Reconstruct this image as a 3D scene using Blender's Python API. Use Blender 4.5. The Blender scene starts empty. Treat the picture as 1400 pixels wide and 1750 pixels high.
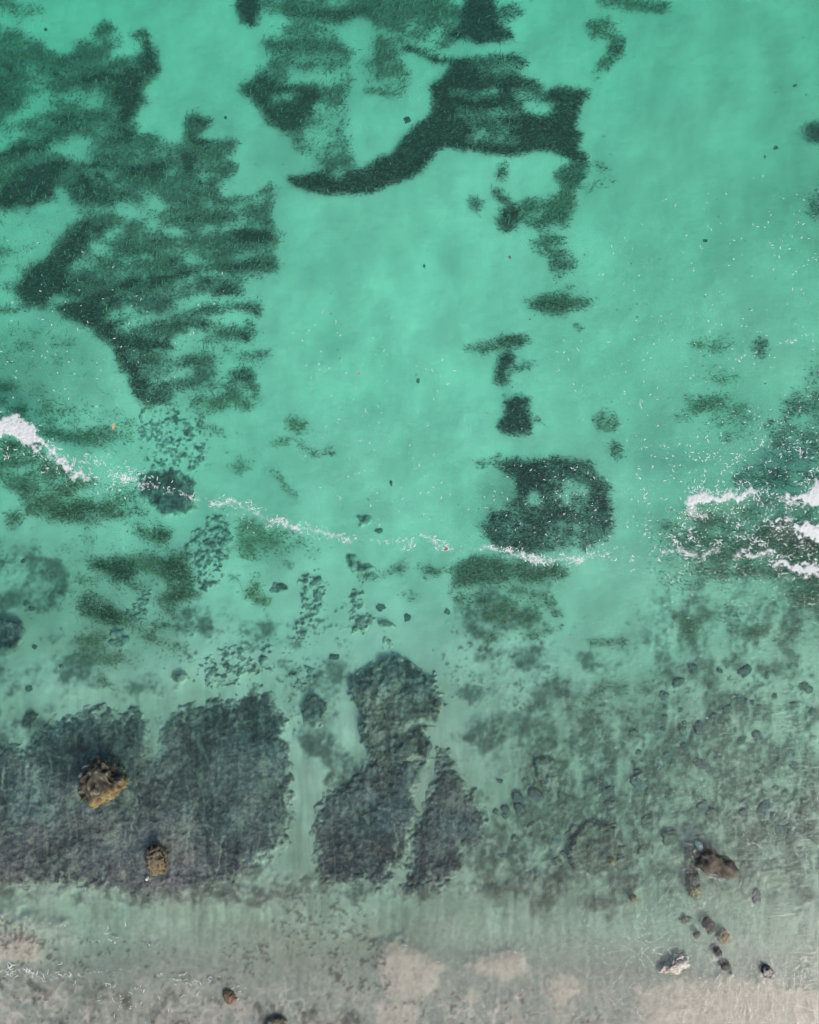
import bpy, bmesh, math, random
import numpy as np
from mathutils import Vector, noise as mn

random.seed(7)
rng = np.random.RandomState(11)
S = bpy.context.scene
COL = S.collection
PX = 0.025                 # metres on the water plane for one photo pixel
H = 40.0                   # height of the drone above the water

# ------------------------------------------------------------------ camera
cam_d = bpy.data.cameras.new('camera')
cam = bpy.data.objects.new('camera', cam_d)
COL.objects.link(cam)
cam.location = (0, 0, H)
cam_d.sensor_fit = 'VERTICAL'
cam_d.angle = 2 * math.atan(875 * PX / H)
cam_d.clip_end = 2000
S.camera = cam

# ------------------------------------------------------------------ sky and sun (bright overcast haze)
SUN_EL, SUN_AZ = math.radians(48), math.radians(140)      # azimuth clockwise from +Y (top of the photo)
w = bpy.data.worlds.new('World')
S.world = w
w.use_nodes = True
nt = w.node_tree
bg = nt.nodes['Background']
sky = nt.nodes.new('ShaderNodeTexSky')
sky.sky_type = 'NISHITA'
sky.sun_disc = False
sky.sun_elevation = SUN_EL
sky.sun_rotation = SUN_AZ
sky.air_density = 1.0
sky.dust_density = 4.0
sky.ozone_density = 1.0
nt.links.new(sky.outputs[0], bg.inputs[0])
bg.inputs[1].default_value = 0.15
sd = bpy.data.lights.new('sun', 'SUN')
sd.energy = 1.5
sd.angle = math.radians(12)
sd.color = (1.0, 0.94, 0.86)
sun = bpy.data.objects.new('sun', sd)
COL.objects.link(sun)
sv = Vector((math.sin(SUN_AZ) * math.cos(SUN_EL), math.cos(SUN_AZ) * math.cos(SUN_EL), math.sin(SUN_EL)))
sun.rotation_euler = (-sv).to_track_quat('-Z', 'Y').to_euler()
sun.location = sv * 60
S.view_settings.view_transform = 'Standard'
S.view_settings.look = 'None'
S.view_settings.gamma = 1
S.view_settings.use_curve_mapping = False
S.view_settings.exposure = 0.0
S.cycles.use_denoising = True
S.cycles.max_bounces = 4
S.cycles.diffuse_bounces = 1
S.cycles.glossy_bounces = 1
S.cycles.volume_bounces = 0
S.cycles.use_light_tree = False
S.cycles.use_adaptive_sampling = True
S.cycles.adaptive_threshold = 0.03
S.cycles.transparent_max_bounces = 12

# ------------------------------------------------------------------ noise on arrays
def _lat(ix, iy, seed):
    h = (ix.astype(np.int64) * 374761393 + iy.astype(np.int64) * 668265263 + seed * 1442695041) & 0xffffffff
    h = ((h ^ (h >> 13)) * 1274126177) & 0xffffffff
    h = ((h ^ (h >> 16)) * 2246822519) & 0xffffffff
    return ((h ^ (h >> 15)) & 0xffffff) / float(0xffffff)

def vn(x, y, seed=0):
    x = np.asarray(x, float); y = np.asarray(y, float)
    ix = np.floor(x); iy = np.floor(y)
    fx = x - ix; fy = y - iy
    fx = fx * fx * (3 - 2 * fx); fy = fy * fy * (3 - 2 * fy)
    a = _lat(ix, iy, seed); b = _lat(ix + 1, iy, seed)
    c = _lat(ix, iy + 1, seed); d = _lat(ix + 1, iy + 1, seed)
    return (a * (1 - fx) + b * fx) * (1 - fy) + (c * (1 - fx) + d * fx) * fy

def fbm(x, y, seed=0, o=4, g=0.5):
    t = 0; a = 1; s = 0
    for k in range(o):
        # turn each octave so the lattice never shows
        c, n = math.cos(0.6 * k + 0.3), math.sin(0.6 * k + 0.3)
        t = t + a * vn((c * x - n * y) * 2.03 ** k, (n * x + c * y) * 2.03 ** k, seed + k * 17)
        s += a; a *= g
    return t / s

def afbm(x, y, seed=0, o=4, g=0.5):     # keeps its x / y axes (for streaks)
    t = 0; a = 1; s = 0
    for k in range(o):
        t = t + a * vn(x * 2.03 ** k + 7.3 * k, y * 2.03 ** k + 3.1 * k, seed + k * 17)
        s += a; a *= g
    return t / s

def sst(a, b, x):
    t = np.clip((x - a) / (b - a), 0, 1)
    return t * t * (3 - 2 * t)

def uni(n, k=2.3):                      # spread a fractal to roughly 0..1
    return np.clip(0.5 + (n - 0.5) * k, 0, 1)

def blur(a, r):
    for _ in range(2):
        for axn in (0, 1):
            c = np.cumsum(np.pad(a, [(r + 1, r) if k == axn else (0, 0) for k in (0, 1)], mode='edge'), axn)
            a = (np.take(c, np.arange(2 * r + 1, c.shape[axn]), axn) - np.take(c, np.arange(0, c.shape[axn] - 2 * r - 1), axn)) / (2 * r + 1)
    return a

# ------------------------------------------------------------------ map rasters, one cell = 2 photo pixels
STEP = 2.0
X0, X1, Y0, Y1 = -110, 1510, -110, 1860
gx = np.arange(X0, X1 + 1, STEP); gy = np.arange(Y0, Y1 + 1, STEP)
GX, GY = np.meshgrid(gx, gy)
# organic wobble of every outline
WXA = (fbm(GX / 26, GY / 26, 101, 3) - .5) * 2; WYA = (fbm(GX / 26, GY / 26, 202, 3) - .5) * 2
WXB = (fbm(GX / 8, GY / 8, 303, 2) - .5) * 2; WYB = (fbm(GX / 8, GY / 8, 404, 2) - .5) * 2

def ext(pts):       # what touches the frame goes on beyond it
    r = []
    for x, y in pts:
        if x <= 0: x = -90
        if x >= 1400: x = 1490
        if y <= 0: y = -90
        if y >= 1750: y = 1840
        r.append((x, y))
    return r

def ell(cx, cy, rx, ry=None, a=0, n=14):
    ry = rx if ry is None else ry
    ca, sa = math.cos(math.radians(a)), math.sin(math.radians(a))
    return [(cx + rx * math.cos(t) * ca - ry * math.sin(t) * sa, cy + rx * math.cos(t) * sa + ry * math.sin(t) * ca)
            for t in [2 * math.pi * i / n for i in range(n)]]

def chaikin(p, closed=True):
    p = np.array(p, float)
    if closed:
        q = np.roll(p, -1, 0)
        return np.stack([p * .75 + q * .25, p * .25 + q * .75], 1).reshape(-1, 2)
    q = np.stack([p[:-1] * .75 + p[1:] * .25, p[:-1] * .25 + p[1:] * .75], 1).reshape(-1, 2)
    return np.vstack([p[:1], q, p[-1:]])

def sdf_at(x, y, shape):
    """distance in pixels, positive inside; shape = polygon list or ('s', points, width)"""
    if isinstance(shape, tuple):
        V = chaikin(ext(shape[1]), False); d2 = np.full(x.shape, 1e12)
        for (ax, ay), (bx, by) in zip(V[:-1], V[1:]):
            ex, ey = bx - ax, by - ay
            t = np.clip(((x - ax) * ex + (y - ay) * ey) / (ex * ex + ey * ey + 1e-9), 0, 1)
            d2 = np.minimum(d2, (x - ax - t * ex) ** 2 + (y - ay - t * ey) ** 2)
        return shape[2] / 2 - np.sqrt(d2)
    V = chaikin(ext(shape)); W = np.roll(V, -1, 0)
    d2 = np.full(x.shape, 1e12); ins = np.zeros(x.shape, bool)
    for (ax, ay), (bx, by) in zip(V, W):
        ex, ey = bx - ax, by - ay
        t = np.clip(((x - ax) * ex + (y - ay) * ey) / (ex * ex + ey * ey + 1e-9), 0, 1)
        d2 = np.minimum(d2, (x - ax - t * ex) ** 2 + (y - ay - t * ey) ** 2)
        if ay != by:
            ins ^= ((ay > y) != (by > y)) & (x < ex * (y - ay) / ey + ax)
    d = np.sqrt(d2)
    return np.where(ins, d, -d)

def bbox(shape, pad):
    P = np.array(ext(shape[1] if isinstance(shape, tuple) else shape)); pw = shape[2] / 2 if isinstance(shape, tuple) else 0
    return P[:, 0].min() - pad - pw, P[:, 0].max() + pad + pw, P[:, 1].min() - pad - pw, P[:, 1].max() + pad + pw

def mask(shape, soft=6, warp=6):
    x0, x1, y0, y1 = bbox(shape, soft + warp * 1.6 + 4)
    i0, i1 = max(0, int((x0 - X0) / STEP)), min(len(gx), int((x1 - X0) / STEP) + 2)
    j0, j1 = max(0, int((y0 - Y0) / STEP)), min(len(gy), int((y1 - Y0) / STEP) + 2)
    sl = (slice(j0, j1), slice(i0, i1))
    if i1 <= i0 or j1 <= j0: return sl, np.zeros((0, 0))
    x = GX[sl] + WXA[sl] * warp + WXB[sl] * warp * .6
    y = GY[sl] + WYA[sl] * warp + WYB[sl] * warp * .6
    return sl, sst(-soft, soft, sdf_at(x, y, shape))

def paint(R, shape, val, soft=6, warp=6):
    sl, m = mask(shape, soft, warp)
    R[sl] = R[sl] * (1 - m) + val * m
    return sl, m

def samp(R, px, py):
    fx = np.clip((np.asarray(px, float) - X0) / STEP, 0, len(gx) - 1.001)
    fy = np.clip((np.asarray(py, float) - Y0) / STEP, 0, len(gy) - 1.001)
    i = fx.astype(int); j = fy.astype(int); u = fx - i; v = fy - j
    if R.ndim == 3: u = u[..., None]; v = v[..., None]
    return (R[j, i] * (1 - u) + R[j, i + 1] * u) * (1 - v) + (R[j + 1, i] * (1 - u) + R[j + 1, i + 1] * u) * v

def world(px, py, z):
    k = (H - z) / H * PX
    return (px - 700) * k, (875 - py) * k

# ------------------------------------------------------------------ mesh and material helpers
def link(o, parent=None):
    COL.objects.link(o)
    if parent: o.parent = parent
    return o

def mesh_np(name, V, F, col=None, mat=None, smooth=True):
    me = bpy.data.meshes.new(name)
    V = np.asarray(V, np.float32); F = np.asarray(F, np.int32)
    me.vertices.add(len(V)); me.vertices.foreach_set('co', V.ravel())
    n, k = F.shape
    me.loops.add(n * k); me.loops.foreach_set('vertex_index', F.ravel())
    me.polygons.add(n)
    me.polygons.foreach_set('loop_start', np.arange(0, n * k, k, dtype=np.int32))
    me.polygons.foreach_set('loop_total', np.full(n, k, np.int32))
    me.polygons.foreach_set('use_smooth', np.full(n, smooth, bool))
    if col is not None:
        a = me.attributes.new('col', 'FLOAT_COLOR', 'POINT')
        c = np.ones((len(V), 4), np.float32); c[:, :3] = col
        a.data.foreach_set('color', c.ravel())
    me.update(calc_edges=True)
    if mat: me.materials.append(mat)
    return me

def put(name, me, label=None, cat=None, group=None, kind=None, parent=None):
    o = link(bpy.data.objects.new(name, me), parent)
    if label: o['label'] = label
    if cat: o['category'] = cat
    if group: o['group'] = group
    if kind: o['kind'] = kind
    return o

def material(name, rough=.9, grain=.25, gscale=14., bump=.4, bscale=22., spec=.3, trans=0.0):
    """colour from the mesh's own colour layer, broken up by procedural grain and fine relief"""
    m = bpy.data.materials.new(name); m.use_nodes = True
    n = m.node_tree.nodes; l = m.node_tree.links
    b = n['Principled BSDF']
    if spec is None:                      # matt, always under water
        n.remove(b); b = n.new('ShaderNodeBsdfDiffuse'); l.new(b.outputs[0], n['Material Output'].inputs['Surface'])
    at = n.new('ShaderNodeAttribute'); at.attribute_name = 'col'
    tc = n.new('ShaderNodeNewGeometry')
    n1 = n.new('ShaderNodeTexNoise'); n1.inputs['Scale'].default_value = gscale; n1.inputs['Detail'].default_value = 5
    n1.inputs['Roughness'].default_value = .65
    l.new(tc.outputs['Position'], n1.inputs['Vector'])
    mr = n.new('ShaderNodeMapRange')
    mr.inputs['From Min'].default_value = .25; mr.inputs['From Max'].default_value = .75
    mr.inputs['To Min'].default_value = 1 - grain; mr.inputs['To Max'].default_value = 1 + grain
    l.new(n1.outputs['Fac'], mr.inputs['Value'])
    mx = n.new('ShaderNodeVectorMath'); mx.operation = 'SCALE'
    l.new(at.outputs['Color'], mx.inputs[0]); l.new(mr.outputs['Result'], mx.inputs['Scale'])
    l.new(mx.outputs[0], b.inputs['Color' if spec is None else 'Base Color'])
    if spec is not None:
        b.inputs['Roughness'].default_value = rough
        b.inputs['Specular IOR Level'].default_value = spec
    if bump:
        n2 = n.new('ShaderNodeTexNoise'); n2.inputs['Scale'].default_value = bscale; n2.inputs['Detail'].default_value = 6
        l.new(tc.outputs['Position'], n2.inputs['Vector'])
        bp = n.new('ShaderNodeBump'); bp.inputs['Strength'].default_value = bump; bp.inputs['Distance'].default_value = .03
        l.new(n2.outputs['Fac'], bp.inputs['Height']); l.new(bp.outputs['Normal'], b.inputs['Normal'])
    return m

M_bed = material('coral_sand', grain=.05, gscale=9, bump=.2, bscale=16, spec=None)
M_reef = material('reef_rock', grain=.30, gscale=11, bump=.5, bscale=18, spec=None)
M_rock = material('boulder_rock', rough=.75, grain=.3, gscale=22, bump=.9, bscale=20, spec=.35)
M_coral = material('coral_rock', grain=.35, gscale=16, bump=.5, bscale=22, spec=None)
M_grass = material('seagrass_blade', grain=.15, gscale=5, bump=0, spec=None)
M_bits = material('loose_bits', rough=.8, grain=.2, gscale=30, bump=0, spec=.2)

def foam_material():
    m = bpy.data.materials.new('sea_foam'); m.use_nodes = True
    b = m.node_tree.nodes['Principled BSDF']
    b.inputs['Base Color'].default_value = (.74, .77, .75, 1)
    b.inputs['Roughness'].default_value = .6
    b.inputs['Specular IOR Level'].default_value = .3
    return m
M_foam = foam_material()

def lacy_foam_material():
    m = bpy.data.materials.new('lacy_foam'); m.use_nodes = True
    n = m.node_tree.nodes; l = m.node_tree.links
    b = n['Principled BSDF']; b.inputs['Base Color'].default_value = (.66, .70, .69, 1); b.inputs['Roughness'].default_value = .6
    at = n.new('ShaderNodeAttribute'); at.attribute_name = 'col'
    g = n.new('ShaderNodeNewGeometry')
    n1 = n.new('ShaderNodeTexNoise'); n1.inputs['Scale'].default_value = 7; n1.inputs['Detail'].default_value = 6; n1.inputs['Roughness'].default_value = .7
    l.new(g.outputs['Position'], n1.inputs['Vector'])
    sp = n.new('ShaderNodeSeparateColor'); l.new(at.outputs['Color'], sp.inputs[0])
    ad = n.new('ShaderNodeMath'); ad.operation = 'ADD'; l.new(n1.outputs['Fac'], ad.inputs[0]); l.new(sp.outputs[0], ad.inputs[1])
    mr = n.new('ShaderNodeMapRange'); mr.inputs['From Min'].default_value = .85; mr.inputs['From Max'].default_value = 1.28
    l.new(ad.outputs[0], mr.inputs['Value'])
    l.new(mr.outputs['Result'], b.inputs['Alpha'])
    return m
M_lace = lacy_foam_material()

# ================================================================== THE MAP OF THE SHALLOWS
# depth of the sand below the water, falling away from the shore (bottom of the photo) to sea (top)
prof_y = [-3000, -110, 0, 400, 700, 900, 1050, 1150, 1250, 1350, 1450, 1530, 1590, 1640, 1690, 1750, 1860, 2400, 4000]
prof_z = [-6.0, -2.9, -2.75, -2.5, -2.35, -2.15, -1.85, -1.55, -1.25, -.98, -.72, -.46, -.28, -.15, -.075, -.035, .03, .5, 2.0]
Z = np.interp(GY + (fbm(GX / 160, GY / 160, 5, 3) - .5) * 130, prof_y, prof_z)
Z += (fbm(GX / 240, GY / 240, 6, 3) - .5) * .5 * sst(1500, 900, GY)
Z += (fbm(GX / 40, GY / 40, 8, 4) - .5) * .10 * sst(1640, 1350, GY)
Z += (afbm(GX / 30, GY / 16, 9, 3) - .5) * .025
Z -= .3 * sst(330, 20, GX) * sst(560, 60, GY)
Z += .007 * (1 - np.abs(2 * afbm((GX + .3 * GY) / 46, (GY - .15 * GX) / 8, 12, 2) - 1)) * sst(1300, 1000, GY)
# the right of the reef flat lies a little deeper than the left
Z -= .22 * sst(700, 1100, GX) * sst(1150, 1350, GY) * sst(1620, 1480, GY)
Z += .12 * sst(560, 300, GX) * sst(1200, 1350, GY) * sst(1560, 1450, GY)

# bars of sand that stand just clear of the water at the shore
def bar(shape, up, soft=26, warp=12):
    sl, m = mask(shape, soft, warp)
    Z[sl] = np.maximum(Z[sl], Z[sl] * (1 - m) + up * m)
PINK = np.zeros(GX.shape)
for shp, up in (
    ([(640, 1650), (652, 1625), (670, 1612), (700, 1615), (728, 1633), (772, 1646), (752, 1660), (745, 1690), (700, 1712), (660, 1705)], .035),
    ([(812, 1649), (830, 1630), (846, 1625), (900, 1619), (903, 1650), (900, 1666), (853, 1678), (819, 1672)], .04),
    ([(1090, 1715), (1120, 1685), (1150, 1672), (1220, 1665), (1270, 1672), (1330, 1690), (1400, 1690), (1400, 1750), (1120, 1750)], .05),
    ([(938, 1680), (955, 1665), (985, 1668), (995, 1690), (985, 1712), (950, 1718), (936, 1700)], .025),
    ([(1085, 1680), (1100, 1675), (1104, 1695), (1092, 1705)], .02),
    ([(793, 1646), (805, 1642), (808, 1655), (797, 1660)], .02),
    ([(795, 1695), (812, 1690), (815, 1705), (800, 1708)], .02),
    ([(880, 1700), (896, 1698), (895, 1712), (882, 1715)], .02),
    ([(0, 1600), (40, 1590), (70, 1605), (60, 1640), (20, 1650), (0, 1650)], .03),
    ([(0, 1560), (50, 1566), (95, 1582), (130, 1600), (90, 1600), (40, 1585), (0, 1585)], -.02),
    ([(70, 1690), (92, 1690), (95, 1715), (78, 1715)], .02),
    ([(140, 1720), (160, 1705), (155, 1735), (140, 1745)], .02),
    ([(10, 1730), (30, 1725), (38, 1742), (15, 1748)], .02),
    ([(640, 1715), (700, 1712), (720, 1735), (680, 1750), (640, 1745)], .02),
):
    bar(shp, -.006 if up > 0 else up)
    if up > 0: paint(PINK, shp, 1, 3, 10)

# colours of the bed itself --------------------------------------------------
def c3(r, g, b): return np.array([r, g, b], float)
sandC = np.zeros(GX.shape + (3,))
for ch, vals in enumerate(((.73, .73, .73, .61, .43, .34), (.65, .64, .62, .51, .43, .405), (.575, .565, .55, .45, .365, .32))):
    sandC[..., ch] = np.interp(GY + (fbm(GX / 90, GY / 90, 30, 3) - .5) * 120, (0, 900, 1050, 1200, 1380, 1560), vals)
sandC *= (1 + .10 * np.exp(-((GX - 650) / 190) ** 2 - ((GY - 490) / 200) ** 2))[..., None]     # tongue of cleaner sand
big = uni(fbm(GX / 190, GY / 260, 31, 4))[..., None]
sandC *= .90 + .16 * big
# faint combed streaks running down the slope
strk = uni(afbm((GX + 40 * fbm(GX / 120, GY / 160, 36, 3)) / 13, GY / 110, 37, 3))[..., None]
sandC *= .98 + .04 * strk
sandC *= (.89 + .20 * uni(fbm(GX / 46, GY / 60, 38, 5)))[..., None]
sandC *= 1 - (sst(850, 1350, GX) * sst(1000, 700, GY))[..., None] * c3(.0, .08, .09)
sandC *= 1 - .0 * (sst(950, 1300, GX) * sst(900, 600, GY))[..., None]
sh = sst(1560, 1660, GY)[..., None]
sandC[:] = sandC * (1 - sh) + c3(.25, .275, .228) * sh
sandC[:] = sandC * (1 - .95 * PINK[..., None]) + c3(.375, .358, .295) * .95 * PINK[..., None]

mot = sst(.50, .70, uni(.6 * fbm(GX / 34, GY / 26, 33, 4) + .4 * fbm(GX / 9, GY / 9, 34, 3), 2.4)) * sst(1655, 1715, GY) * .65
sandC[:] = sandC * (1 - mot[..., None]) + c3(.335, .325, .27) * mot[..., None]
TURF = np.zeros(GX.shape)      # grey algal turf and rubble film
OLIVE = np.zeros(GX.shape)     # olive-brown film
for shp, v, so in (
    ([(850, 1230), (930, 1205), (1010, 1200), (1110, 1160), (1210, 1105), (1300, 1070), (1400, 1060), (1400, 1560), (1290, 1530), (1200, 1520), (1060, 1530), (940, 1520), (840, 1500), (830, 1410), (870, 1350)], .70, 70),
    ([(800, 1190), (950, 1120), (1100, 1060), (1250, 1010), (1400, 990), (1400, 1150), (1000, 1260), (820, 1290)], .42, 60),
    ([(960, 1380), (1100, 1370), (1250, 1360), (1400, 1360), (1400, 1470), (1280, 1480), (1100, 1500), (960, 1490)], .86, 30),
    ([(810, 1240), (860, 1225), (900, 1235), (905, 1280), (880, 1300), (830, 1290), (805, 1265)], .62, 16),
    ([(990, 1240), (1035, 1245), (1040, 1300), (1020, 1330), (995, 1310)], .75, 9),
    ([(1050, 1250), (1090, 1250), (1095, 1310), (1060, 1330), (1048, 1290)], .7, 9),
    ([(0, 1480), (200, 1500), (400, 1490), (520, 1480), (700, 1510), (860, 1490), (880, 1530), (600, 1540), (300, 1545), (0, 1535)], .55, 16),
    ([(0, 1250), (60, 1230), (100, 1235), (70, 1300), (0, 1300)], .5, 14),
    ([(0, 930), (90, 925), (130, 980), (120, 1040), (40, 1050), (0, 1040)], .40, 18),
    ([(0, 1130), (120, 1100), (260, 1130), (300, 1180), (150, 1200), (0, 1200)], .34, 26),
    ([(270, 1060), (380, 1040), (480, 1060), (500, 1100), (330, 1100)], .34, 16),
    ([(480, 1120), (600, 1100), (610, 1170), (570, 1260), (600, 1300), (560, 1340), (500, 1290)], .38, 22),
    ([(750, 1130), (900, 1090), (960, 1150), (880, 1210), (770, 1210)], .42, 26),
    ([(560, 1290), (700, 1290), (740, 1320), (700, 1340), (560, 1370)], .6, 14),
    ([(820, 1400), (960, 1400), (970, 1500), (830, 1510)], .62, 20),
    ([(1100, 1000), (1250, 1010), (1400, 1020), (1400, 1090), (1250, 1120), (1130, 1090)], .55, 30),
    ([(790, 1010), (930, 1000), (950, 1060), (860, 1100), (780, 1080)], .45, 22),
    ([(0, 1660), (120, 1680), (220, 1690), (380, 1700), (560, 1700), (620, 1720), (600, 1750), (0, 1750)], .35, 16),
): paint(TURF, shp, v, so, 14)
for shp, v, so in (
    ([(370, 1520), (520, 1500), (700, 1520), (860, 1490), (980, 1530), (940, 1600), (760, 1600), (560, 1660), (420, 1650), (330, 1590)], .55, 40),
    ([(500, 1400), (540, 1400), (540, 1500), (490, 1500)], .55, 10),
    ([(0, 1510), (200, 1525), (400, 1520), (420, 1580), (250, 1600), (60, 1570), (0, 1555)], .40, 26),
    ([(800, 1480), (860, 1470), (880, 1500), (820, 1520)], .8, 10),
    ([(1055, 1400), (1090, 1395), (1100, 1450), (1065, 1470)], .6, 12),
    ([(1290, 300), (1400, 290), (1400, 460), (1300, 450)], .35, 40),
    ([(0, 900), (200, 930), (330, 1000), (330, 1120), (150, 1150), (0, 1120)], .55, 40),
    ([(960, 1000), (1110, 990), (1110, 1120), (980, 1160)], .30, 40),
    ([(850, 1240), (1000, 1190), (1120, 1130), (1250, 1070), (1400, 1030), (1400, 1580), (1200, 1560), (900, 1540), (830, 1420)], .62, 50),
    ([(0, 1180), (250, 1190), (480, 1170), (500, 1300), (500, 1500), (0, 1520)], .45, 40),
    ([(540, 1290), (820, 1280), (840, 1500), (540, 1510)], .45, 30),
    ([(0, 550), (110, 560), (200, 640), (220, 690), (80, 700), (0, 690)], .45, 30),
    ([(1100, 850), (1400, 800), (1400, 1050), (1200, 1060), (1100, 980)], .5, 40),
    ([(1120, 1020), (1400, 1030), (1400, 1200), (1200, 1180)], .4, 40),
    ([(780, 960), (960, 960), (960, 1090), (800, 1090)], .4, 24),
    ([(400, 880), (480, 900), (540, 940), (470, 960), (405, 940)], .35, 16),
    ([(790, 600), (850, 598), (850, 640), (800, 645)], .3, 16),
    ([(815, 800), (870, 800), (880, 850), (850, 880), (820, 870)], .6, 10),
): paint(OLIVE, shp, v, so, 12)
TURF *= 1 - .55 * sst(.45, .85, uni(afbm((GX + 26 * vn(GX / 70, GY / 90, 39)) / 34, GY / 170, 40, 3), 2.6)) * sst(840, 900, GX)     # sandy lanes running down the slope
nT = uni(.6 * fbm(GX / 36, GY / 34, 41, 4) + .22 * fbm(GX / 11, GY / 12, 42, 3) + .18 * fbm(GX / 5, GY / 5, 43, 3), 2.7)
tEff = sst(1 - TURF - .36, 1 - TURF + .30, nT) * (TURF > .02)
tC = c3(.095, .098, .082) * (.75 + .6 * uni(fbm(GX / 13, GY / 13, 47, 3)))[..., None]
nO = uni(fbm(GX / 40, GY / 30, 49, 4), 2.4)
oEff = OLIVE * (.45 + .55 * nO)
oC = c3(.21, .19, .13)
bedC = sandC.copy()
bedC = bedC * (1 - .75 * oEff[..., None]) + oC * .75 * oEff[..., None]
bedC = bedC * (1 - .86 * tEff[..., None]) + tC * .86 * tEff[..., None]
Z += tEff * .05 * sst(1660, 1560, GY)
lump = 1 - np.abs(2 * fbm(GX / 22, GY / 22, 44, 3) - 1)
Z += (lump - .75) * .16 * sst(.2, .6, TURF) * sst(1600, 1480, GY) + (fbm(GX / 7, GY / 7, 45, 2) - .5) * .07 * sst(.2, .6, TURF) * sst(1600, 1480, GY)
# dark crumbs of rubble and shell grit strewn over the bed
SPECK = np.full(GX.shape, .0)
for shp, v in (
    ([(470, 1520), (560, 1530), (650, 1560), (660, 1680), (600, 1700), (540, 1640), (470, 1600)], .36),
    ([(0, 1580), (60, 1575), (75, 1610), (40, 1640), (0, 1640)], .65),
    ([(620, 1620), (655, 1620), (660, 1690), (635, 1700), (618, 1660)], .5),
    ([(330, 1640), (460, 1590), (470, 1640), (420, 1690), (340, 1670)], .34),
    ([(60, 1590), (330, 1600), (470, 1690), (460, 1750), (0, 1750), (0, 1690)], .10),
    ([(640, 1690), (1100, 1690), (1100, 1750), (620, 1750)], .10),
    ([(0, 930), (130, 930), (130, 1050), (0, 1050)], .16),
    ([(240, 700), (360, 710), (360, 800), (250, 800)], .3),
    ([(280, 1030), (480, 1080), (600, 1010), (620, 1100), (500, 1300), (470, 1140), (300, 1150)], .14),
    ([(750, 1040), (900, 1060), (1000, 1200), (900, 1240), (760, 1220)], .12),
    ([(880, 1200), (1400, 1080), (1400, 1500), (900, 1450)], .14),
): paint(SPECK, shp, v, 16, 12)
sp1 = uni(.45 * fbm(GX / 15, GY / 13, 52, 3) + .55 * fbm(GX / 4.2, GY / 3.6, 53, 2), 2.7)
spE = sst(1 - SPECK * .75 - .06, 1 - SPECK * .75 + .06, sp1) * sst(.01, .08, SPECK)
bedC = bedC * (1 - .75 * spE[..., None]) + c3(.10, .09, .075) * .75 * spE[..., None]
Z += spE * .02
# pale crumbled shell among the rubble
plE = sst(.80, .92, uni(fbm(GX / 7, GY / 9, 57, 3), 2.3)) * np.clip(TURF * 1.3 + .25 * sst(1640, 1700, GY), 0, 1)
bedC = bedC * (1 - .5 * plE[..., None]) + c3(.50, .47, .41) * .5 * plE[..., None]

# fine mottling and pale combed threads of shell grit in the shallows by the shore
shw = sst(1450, 1600, GY)
bedC *= (1 + shw * .5 * (fbm(GX / 4.5, GY / 5.5, 58, 3) - .5) + shw * .34 * (afbm(GX / 6, GY / 30, 59, 3) - .5))[..., None]
drag = sst(1080, 1250, GY) * sst(1640, 1540, GY)
bedC *= (1 + drag * (.25 + .6 * uni(fbm(GX / 70, GY / 70, 69, 3))) * (afbm((GX + 14 * vn(GX / 60, GY / 60, 63)) / 7, GY / 75, 64, 3) - .5))[..., None]
dl = 1 - np.abs(2 * afbm((GX + 20 * vn(GX / 50, GY / 70, 65)) / 26, GY / 110, 66, 2) - 1)
dE = sst(.93, .99, dl) * drag * uni(fbm(GX / 50, GY / 60, 68, 3)) * .5
bedC = bedC * (1 - dE[..., None]) + c3(.45, .44, .38) * dE[..., None]
thr = 1 - np.abs(2 * fbm(GX / 20, GY / 24, 60, 3) - 1)
thE = sst(.90, .97, thr) * sst(1630, 1690, GY) * uni(fbm(GX / 60, GY / 50, 62, 3)) * .75 + sst(.93, .98, thr) * sst(.3, .6, TURF) * .35
bedC = bedC * (1 - thE[..., None]) + c3(.50, .475, .42) * thE[..., None]

# ------------------------------------------------------------------ SEAGRASS MAP
D = np.zeros(GX.shape); OWN = np.full(GX.shape, -1, int)
PATCH = []
def patch(label, ops, tint=(.060, .072, .040), pale=.08, group='seagrass beds on the sandy bottom', soft=9, warp=7):
    pid = len(PATCH)
    PATCH.append(dict(label=label, tint=(tint[0] * 1.3, tint[1] * 1.35, tint[2] * 1.3), pale=pale, group=group))
    for op in ops:
        shp, v = op[0], op[1]
        so = op[2] if len(op) > 2 else soft
        sl, m = paint(D, shp, v, so, op[3] if len(op) > 3 else warp)
        if v > 0:
            o = OWN[sl]; o[(m > .25) | ((m > .02) & (o < 0))] = pid
def st(*a): return ('s', list(a[:-1]), a[-1])

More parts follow.
